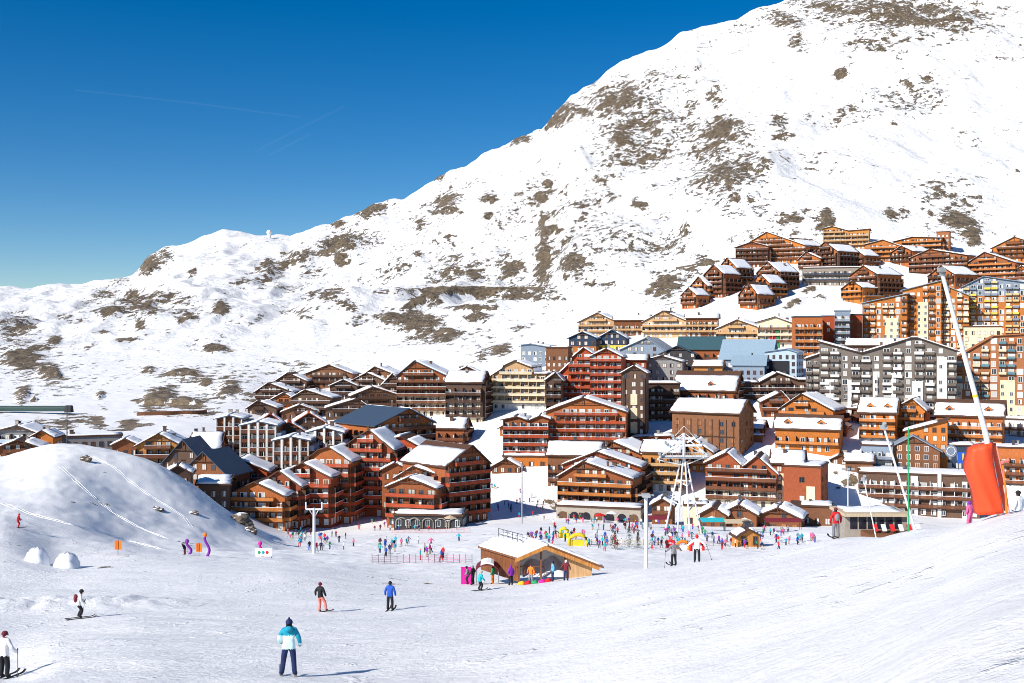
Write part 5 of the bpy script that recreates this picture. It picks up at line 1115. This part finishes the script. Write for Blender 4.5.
# nets and fences
def net(px0,px1,py,m,label,hh=.9):
    n = max(3,int(abs(px1-px0)/6)); pts=[]
    for i in range(n+1):
        px = px0+(px1-px0)*i/n; d = find_d(px,py,120,330,.5); pts.append(Vector(((px-CX)/F*d,d,gz(px,d))))
    root = empty('safety_net',pts[0]); tag(root,label,'safety net'); mb = MB()
    for p in pts: q = p-pts[0]; mb.tube([q+Vector((0,0,-.3)),q+Vector((0,0,hh+.25))],.035,5)
    mb.obj('stake','darksteel',root); mb = MB()
    for z in (.15,.4,.65,.9):
        mb.tube([p-pts[0]+Vector((0,-.04,z*hh/.9)) for p in pts],.022,4)
    mb.obj('mesh',m,root)
net(372,472,563,'c_pink','pink safety net strung across the flat left of the hut')
net(585,650,545,'c_yellow','yellow and white lane netting of the ski school area',.8)
net(392,470,533,'c_red','red netting in front of the dark arcade terrace',1.0)
net(655,720,546,'c_salmon','salmon lane netting below the tripod tower',.9)
net(840,900,527,'c_orange','orange rope fence beside the flat-roofed terrace bar',.6)
# yellow inflatables and coloured panels
for (px,py,w,hh,c,lb) in ((564,538,1.6,2.0,'c_yellow','small yellow inflatable in the ski school area'),(578,546,3.2,2.2,'c_yellow','large yellow inflatable slide in the ski school area'),(671,548,1.4,1.4,'c_red','red inflatable tunnel left of the tripod tower’s front leg'),(683,550,2.2,1.6,'c_orange','orange and white arch below the tripod tower'),(697,551,2.2,1.6,'c_red','red and white arch right of the orange arch')):
    d = find_d(px,py,130,300,.5); r = empty('inflatable',(P(px,py,d).x,d,gz(px,d))); tag(r,lb,'inflatable'); mb = MB()
    pts = [(-w/2,0,-.1)]+[(w/2*math.cos(math.pi*(1-k/8)),0,hh*.45+hh*.5*math.sin(math.pi*k/8)) for k in range(9)]+[(w/2,0,-.1)]; mb.tube(pts,hh*.16,8); mb.obj('arch',c,r,smooth=True)
    mb = MB(); mb.box(-w*.36,w*.36,.05,.2,0,hh*.5); mb.obj('panel','c_white' if 'white' in lb else c,r)
# little firs in the children's area
def fir(px,py,h,label,sd):
    d = find_d(px,py,130,300,.5); r = empty('fir_tree',(P(px,py,d).x,d,gz(px,d))); tag(r,label,'fir tree'); rr_ = random.Random(sd)
    mb = MB(); mb.tube([(0,0,-.3),(0,0,h*.95)],.09,7,0,.02); mb.obj('trunk','bark',r); mb = MB()
    for k in range(520):
        t = rr_.random()**.8; z = h*(.08+.9*t); rad = (1-t)*h*.30*(.7+.5*rr_.random())*(.75+.35*abs(math.sin(z*4.5))); a = rr_.uniform(0,6.283); f = rr_.random()**.45
        c = Vector((math.cos(a)*rad*f,math.sin(a)*rad*f,z-rad*f*.28)); o_ = Vector((math.cos(a),math.sin(a),-.35)).normalized()*rr_.uniform(.14,.30); s_ = Vector((-math.sin(a),math.cos(a),rr_.uniform(-.3,.3)))*rr_.uniform(.04,.08)
        mb.add([c-s_,c+s_,c+o_],[(0,1,2)])
    mb.obj('crown','needles',r)
fir(615,549,3.2,'small fir tree leftmost of three by the ski school netting',1); fir(629,547,3.9,'tallest small fir tree, middle of three by the ski school netting',2); fir(638,548,2.9,'small fir tree beside the stout white lift pylon',3)
# kiosk, awning, terrace bar
r = B(738,760,548,('g',538,530),'small honey-coloured wooden kiosk with snow roof among the crowd','honey',None,rel=-20,D=3.2,cat='kiosk',name='kiosk',d=206,th=.35,ov=.5,win=('glass',),step=2.2,dd=(150,300))
def awning(px0,px1,py,d,m,label):
    mpp = d/F; p = P((px0+px1)/2,py,d); r = empty('awning',(p.x,d,gz((px0+px1)/2,d))); tag(r,label,'awning'); w = (px1-px0)*mpp/2; mb = MB()
    mb.add([(-w,-1.6,2.3),(w,-1.6,2.3),(w,0,3.0),(-w,0,3.0),(-w,-1.6,2.2),(w,-1.6,2.2),(w,0,2.9),(-w,0,2.9)],[(0,1,2,3),(7,6,5,4),(0,4,5,1),(1,5,6,2),(2,6,7,3),(3,7,4,0)]); mb.obj('canopy',m,r)
    for s in (-1,1):
        for y in (-1.5,-.1): mb = MB(); mb.tube([(s*(w-.1),y,-.4),(s*(w-.1),y,2.3)],.06,6); mb.obj('leg','darksteel',r)
awning(700,724,530,262,'c_turquoise','long turquoise awning right of the tripod tower'); awning(648,668,536,262,'c_maroon','maroon awning behind the stout white pylon'); awning(724,750,536,258,'c_beige','beige awning in front of the middle restaurant'); awning(764,800,538,262,'c_maroon','dark red awning before the rightmost restaurant')
def terrace_bar():
    d = 150; mpp = d/F; p = P(876,530,d); z0 = p.z; r = empty('terrace_bar',(p.x,d,z0)); tag(r,'flat-roofed terrace bar with orange-beige roof and dark windows behind the crest','bar'); w = 31*mpp
    mb = MB(); mb.box(-w,w,0,6,gz(876,d)-z0-3,1.9); mb.obj('wall','stone',r)
    mb = MB(); mb.box(-w-.3,w+.3,-.8,6.3,1.92,2.35); ro = mb.obj('roof','c_beige',r); mb = MB(); snow_slab(mb,(-w,2.35),(w,2.35),0,6,False,.18,.3,seed=3); mb.obj('roof_snow','snow',ro,smooth=True)
    for i in range(6):
        x = -w+.6+i*(2*w-1.2)/6; mb = MB(); mb.box(x+.1,x+(2*w-1.2)/6-.15,-.06,.02,.15,1.75); mb.obj('window','lens',r)
    for i in range(6):
        k = (3*i)%6; r2 = empty('beach_chair',(p.x-w*.2+i*1.15,d-2.6,z0+.1)); tag(r2,['red','blue','yellow','white','green','orange'][k]+' deck chair on the terrace before the flat-roofed bar, '+['first','second','third','fourth','fifth','sixth'][i]+' from left','deck chair')
        c = ['c_red','c_blue','c_yellow','c_white','c_green','c_orange'][k]
        q = MB(); q.add([(-.3,-.1,.25),(.3,-.1,.25),(.3,.7,1.0),(-.3,.7,1.0),(-.3,-.1,.2),(.3,-.1,.2),(.3,.7,.95),(-.3,.7,.95)],[(0,1,2,3),(7,6,5,4),(0,4,5,1),(1,5,6,2),(2,6,7,3),(3,7,4,0)]); q.obj('seat',c,r2)
        for s in (-.3,.3): q = MB(); q.tube([(s,-.2,-.4),(s,.65,.9)],.03,5); q.tube([(s,.6,-.4),(s,.1,.4)],.03,5); q.obj('leg','bark',r2)
    mb = MB(); mb.box(-w*.5,w*2.2,-3.6,0,-4,.02); q = mb.obj('deck','timber',r)
terrace_bar()
# blue and yellow inflatable and emblem screens above the balcony block
r = empty('wall_sign',tuple(P(951,458,355))); tag(r,'round grey emblem sign above the balcony block left of the blue figure','sign')
mb = MB(); n=20; mb.tube([(0,0,2.2),(0,.18,2.2)],2.0,24); mb.obj('panel','greyblue',r)
mb = MB(); mb.tube([(1.35*math.cos(2*math.pi*k/24),-.06,2.2+1.35*math.sin(2*math.pi*k/24)) for k in range(25)],.12,5); mb.obj('emblem','white',r); mb = MB(); mb.box(-.08,.08,.1,.3,-1.5,1); mb.obj('post','darksteel',r)
r = empty('wall_sign',tuple(P(963,464,352))); tag(r,'bright blue sign panel with a yellow bar left of the orange padding','sign')
mb = MB(); mb.box(-1.8,1.8,-.1,.1,.2,3.8); mb.obj('panel','c_blue',r); mb = MB(); mb.box(-.25,.25,-.18,-.11,1.2,3.4); mb.obj('emblem','c_yellow',r); mb = MB(); mb.box(-1.5,-1.3,.1,.25,-2,.3); mb.box(1.3,1.5,.1,.25,-2,.3); mb.obj('post','darksteel',r)
# parasols on the terraces
for k,(px,py,d,c,lb) in enumerate(((450,518,290,'c_beige','beige parasol at the right end of the dark arcade'),(612,513,312,'c_white','white parasol on the stone terrace'),(600,516,312,'c_red','red parasol on the stone terrace'),(712,526,275,'c_white','white parasol by the leftmost piste-foot restaurant'),(745,528,272,'c_white','white parasol before the middle piste-foot restaurant'),(776,530,270,'c_red','red parasol before the rightmost piste-foot restaurant'))):
    r = empty('parasol',(P(px,py,d).x,d,max(gz(px,d),P(px,py+6,d).z-.5))); tag(r,lb,'parasol'); mb = MB(); mb.tube([(0,0,-1),(0,0,2.7)],.04,6); mb.obj('pole','darksteel',r)
    mb = MB(); n=8; vs=[(0,0,2.85)]+[(1.6*math.cos(2*math.pi*i/n),1.6*math.sin(2*math.pi*i/n),2.2) for i in range(n)]+[(0,0,2.75)]+[(1.6*math.cos(2*math.pi*i/n),1.6*math.sin(2*math.pi*i/n),2.1) for i in range(n)]
    mb.add(vs,[(0,1+i,1+(i+1)%n) for i in range(n)]+[(n+1,n+2+(i+1)%n,n+2+i) for i in range(n)]+[(1+i,n+2+i,n+2+(i+1)%n,1+(i+1)%n) for i in range(n)]); mb.obj('canopy',c,r)
# covered conveyor gallery and retaining walls on the hill
def gallery():
    d = 440; mpp = d/F; a = P(-30,411,d); b = P(66,410,d); root = empty('conveyor_gallery',b); tag(root,'long dark green covered conveyor gallery ending in a black portal at far left','conveyor gallery')
    mb = MB(); L = (66+30)*mpp; n=10; sec = [(1.1*math.cos(math.pi*k/n),.6+1.1*math.sin(math.pi*k/n)) for k in range(n+1)]
    poly = [(u,z) for u,z in sec]+[(-1.1,-.5),(1.1,-.5)]; mb.prism(poly,-L,0,True); mb.obj('tube','dullgreen',root)
    mb = MB(); mb.prism([(u*1.2,z*1.12) for u,z in sec]+[(-1.8,-.9),(1.8,-.9)],.0,2.4,True); mb.obj('portal','charcoal',root)
gallery()
def hill_wall(px0,py0,px1,py1,dd0,dd1,hh,label,m='stone',name='retaining_wall'):
    n = 16; pts=[]
    for i in range(n+1):
        t=i/n; px=px0+(px1-px0)*t; py=py0+(py1-py0)*t; d=find_d(px,py,dd0,dd1,2); pts.append(Vector(((px-CX)/F*d,d,gz(px,d)+.5)))
    for _ in range(3): pts = [pts[0]]+[(pts[i-1]+pts[i]*2+pts[i+1])/4 for i in range(1,n)]+[pts[-1]]
    root = empty(name,pts[0]); tag(root,label,'retaining wall'); mb = MB(); vs=[]
    for p in pts: q=p-pts[0]; vs += [(q.x,q.y-.6,q.z-hh),(q.x,q.y+3,q.z-hh),(q.x,q.y+3,q.z+hh*.5),(q.x,q.y-.2,q.z+hh*.5)]
    fs=[(i*4+k,i*4+(k+1)%4,i*4+4+(k+1)%4,i*4+4+k) for i in range(n) for k in range(4)]+[(3,2,1,0),(n*4,n*4+1,n*4+2,n*4+3)]; mb.add(vs,fs); mb.obj('wall',m,root)
hill_wall(432,292,545,289,640,1200,1.2,'long stone retaining wall of the mountain road across the slope','boulder')
hill_wall(137,416,205,414,400,700,1.6,'low brown retaining wall at the foot of the slope above the mound','timber')
hill_wall(676,270,706,264,500,1000,1.5,'short stone wall on the slope left of the upper village','boulder')
# little dome on the skyline
p = P(269,233,DR-30); mb = MB(); mb.ball((0,0,2),3.2,14,8,0,(1,1,1.1)); mb.tube([(0,0,-14),(0,0,2)],2.6,12); o = mb.obj('summit_dome','white',None,smooth=True,loc=(p.x,p.y,gz(269,DR-30)+5)); tag(o,'tiny white dome on the skyline of the left ridge','dome')

cm = bpy.data.materials.new('vapour'); cm.use_nodes = True; n_ = cm.node_tree.nodes; tr = n_.new('ShaderNodeBsdfTransparent'); mxs = n_.new('ShaderNodeMixShader'); mxs.inputs[0].default_value = .011
cm.node_tree.links.new(tr.outputs[0], mxs.inputs[1]); cm.node_tree.links.new(n_['Principled BSDF'].outputs[0], mxs.inputs[2]); cm.node_tree.links.new(mxs.outputs[0], n_['Material Output'].inputs[0]); n_['Principled BSDF'].inputs['Base Color'].default_value = (.85,.87,.9,1)
M['vapour'] = cm
for pts_, lb in (([(75,90),(200,104),(300,117)],'long faint contrail stretching across the upper left sky'),([(255,152),(300,128),(345,106)],'short faint contrail slanting up in the middle of the sky'),([(268,156),(310,134)],'shorter contrail just below the slanting one')):
    mb = MB(); mb.tube([P(a,b,9000)-P(pts_[0][0],pts_[0][1],9000) for a,b in pts_], 7.5, 6); o = mb.obj('contrail','vapour',None,smooth=True,loc=P(pts_[0][0],pts_[0][1],9000)); tag(o,lb,'contrail')
# ------------------------------------------------------------------ light, sky, camera
EL, AZ = 34.0, Vector((-.77,-.64,0)).normalized()      # sun from behind the left shoulder
to_sun = Vector((AZ.x*math.cos(R(EL)), AZ.y*math.cos(R(EL)), math.sin(R(EL))))
sl = bpy.data.lights.new('sun','SUN'); sl.energy = 4.3; sl.angle = R(.53); sl.color = (1.0,.945,.86)
so = bpy.data.objects.new('sun', sl); COL.objects.link(so); so.rotation_euler = to_sun.to_track_quat('Z','Y').to_euler()
w = bpy.data.worlds.new('World'); S.world = w; w.use_nodes = True
n, l = w.node_tree.nodes, w.node_tree.links; bg = n['Background']
sky = n.new('ShaderNodeTexSky'); sky.sky_type = 'NISHITA'; sky.sun_disc = False; sky.sun_elevation = R(EL); sky.sun_rotation = math.atan2(AZ.x, AZ.y)
sky.altitude = 2300; sky.air_density = 1.0; sky.dust_density = .2; sky.ozone_density = 2.2
hs = n.new('ShaderNodeHueSaturation'); hs.inputs['Saturation'].default_value = 1.48; hs.inputs['Hue'].default_value = .503
l.new(sky.outputs[0], hs.inputs['Color']); l.new(hs.outputs[0], bg.inputs['Color']); bg.inputs['Strength'].default_value = .075
cam = bpy.data.cameras.new('camera'); co = bpy.data.objects.new('camera', cam); COL.objects.link(co)
cam.sensor_width = 36; cam.lens = 36*F/1024; cam.clip_end = 20000; cam.clip_start = .1; co.rotation_euler = (R(90),0,0)
S.camera = co
S.view_settings.view_transform = 'Standard'; S.view_settings.look = 'None'; S.view_settings.exposure = .50; S.view_settings.gamma = 1
S.cycles.filter_width = .95; S.cycles.max_bounces = 6; S.cycles.diffuse_bounces = 3; S.cycles.glossy_bounces = 2; S.cycles.use_denoising = True
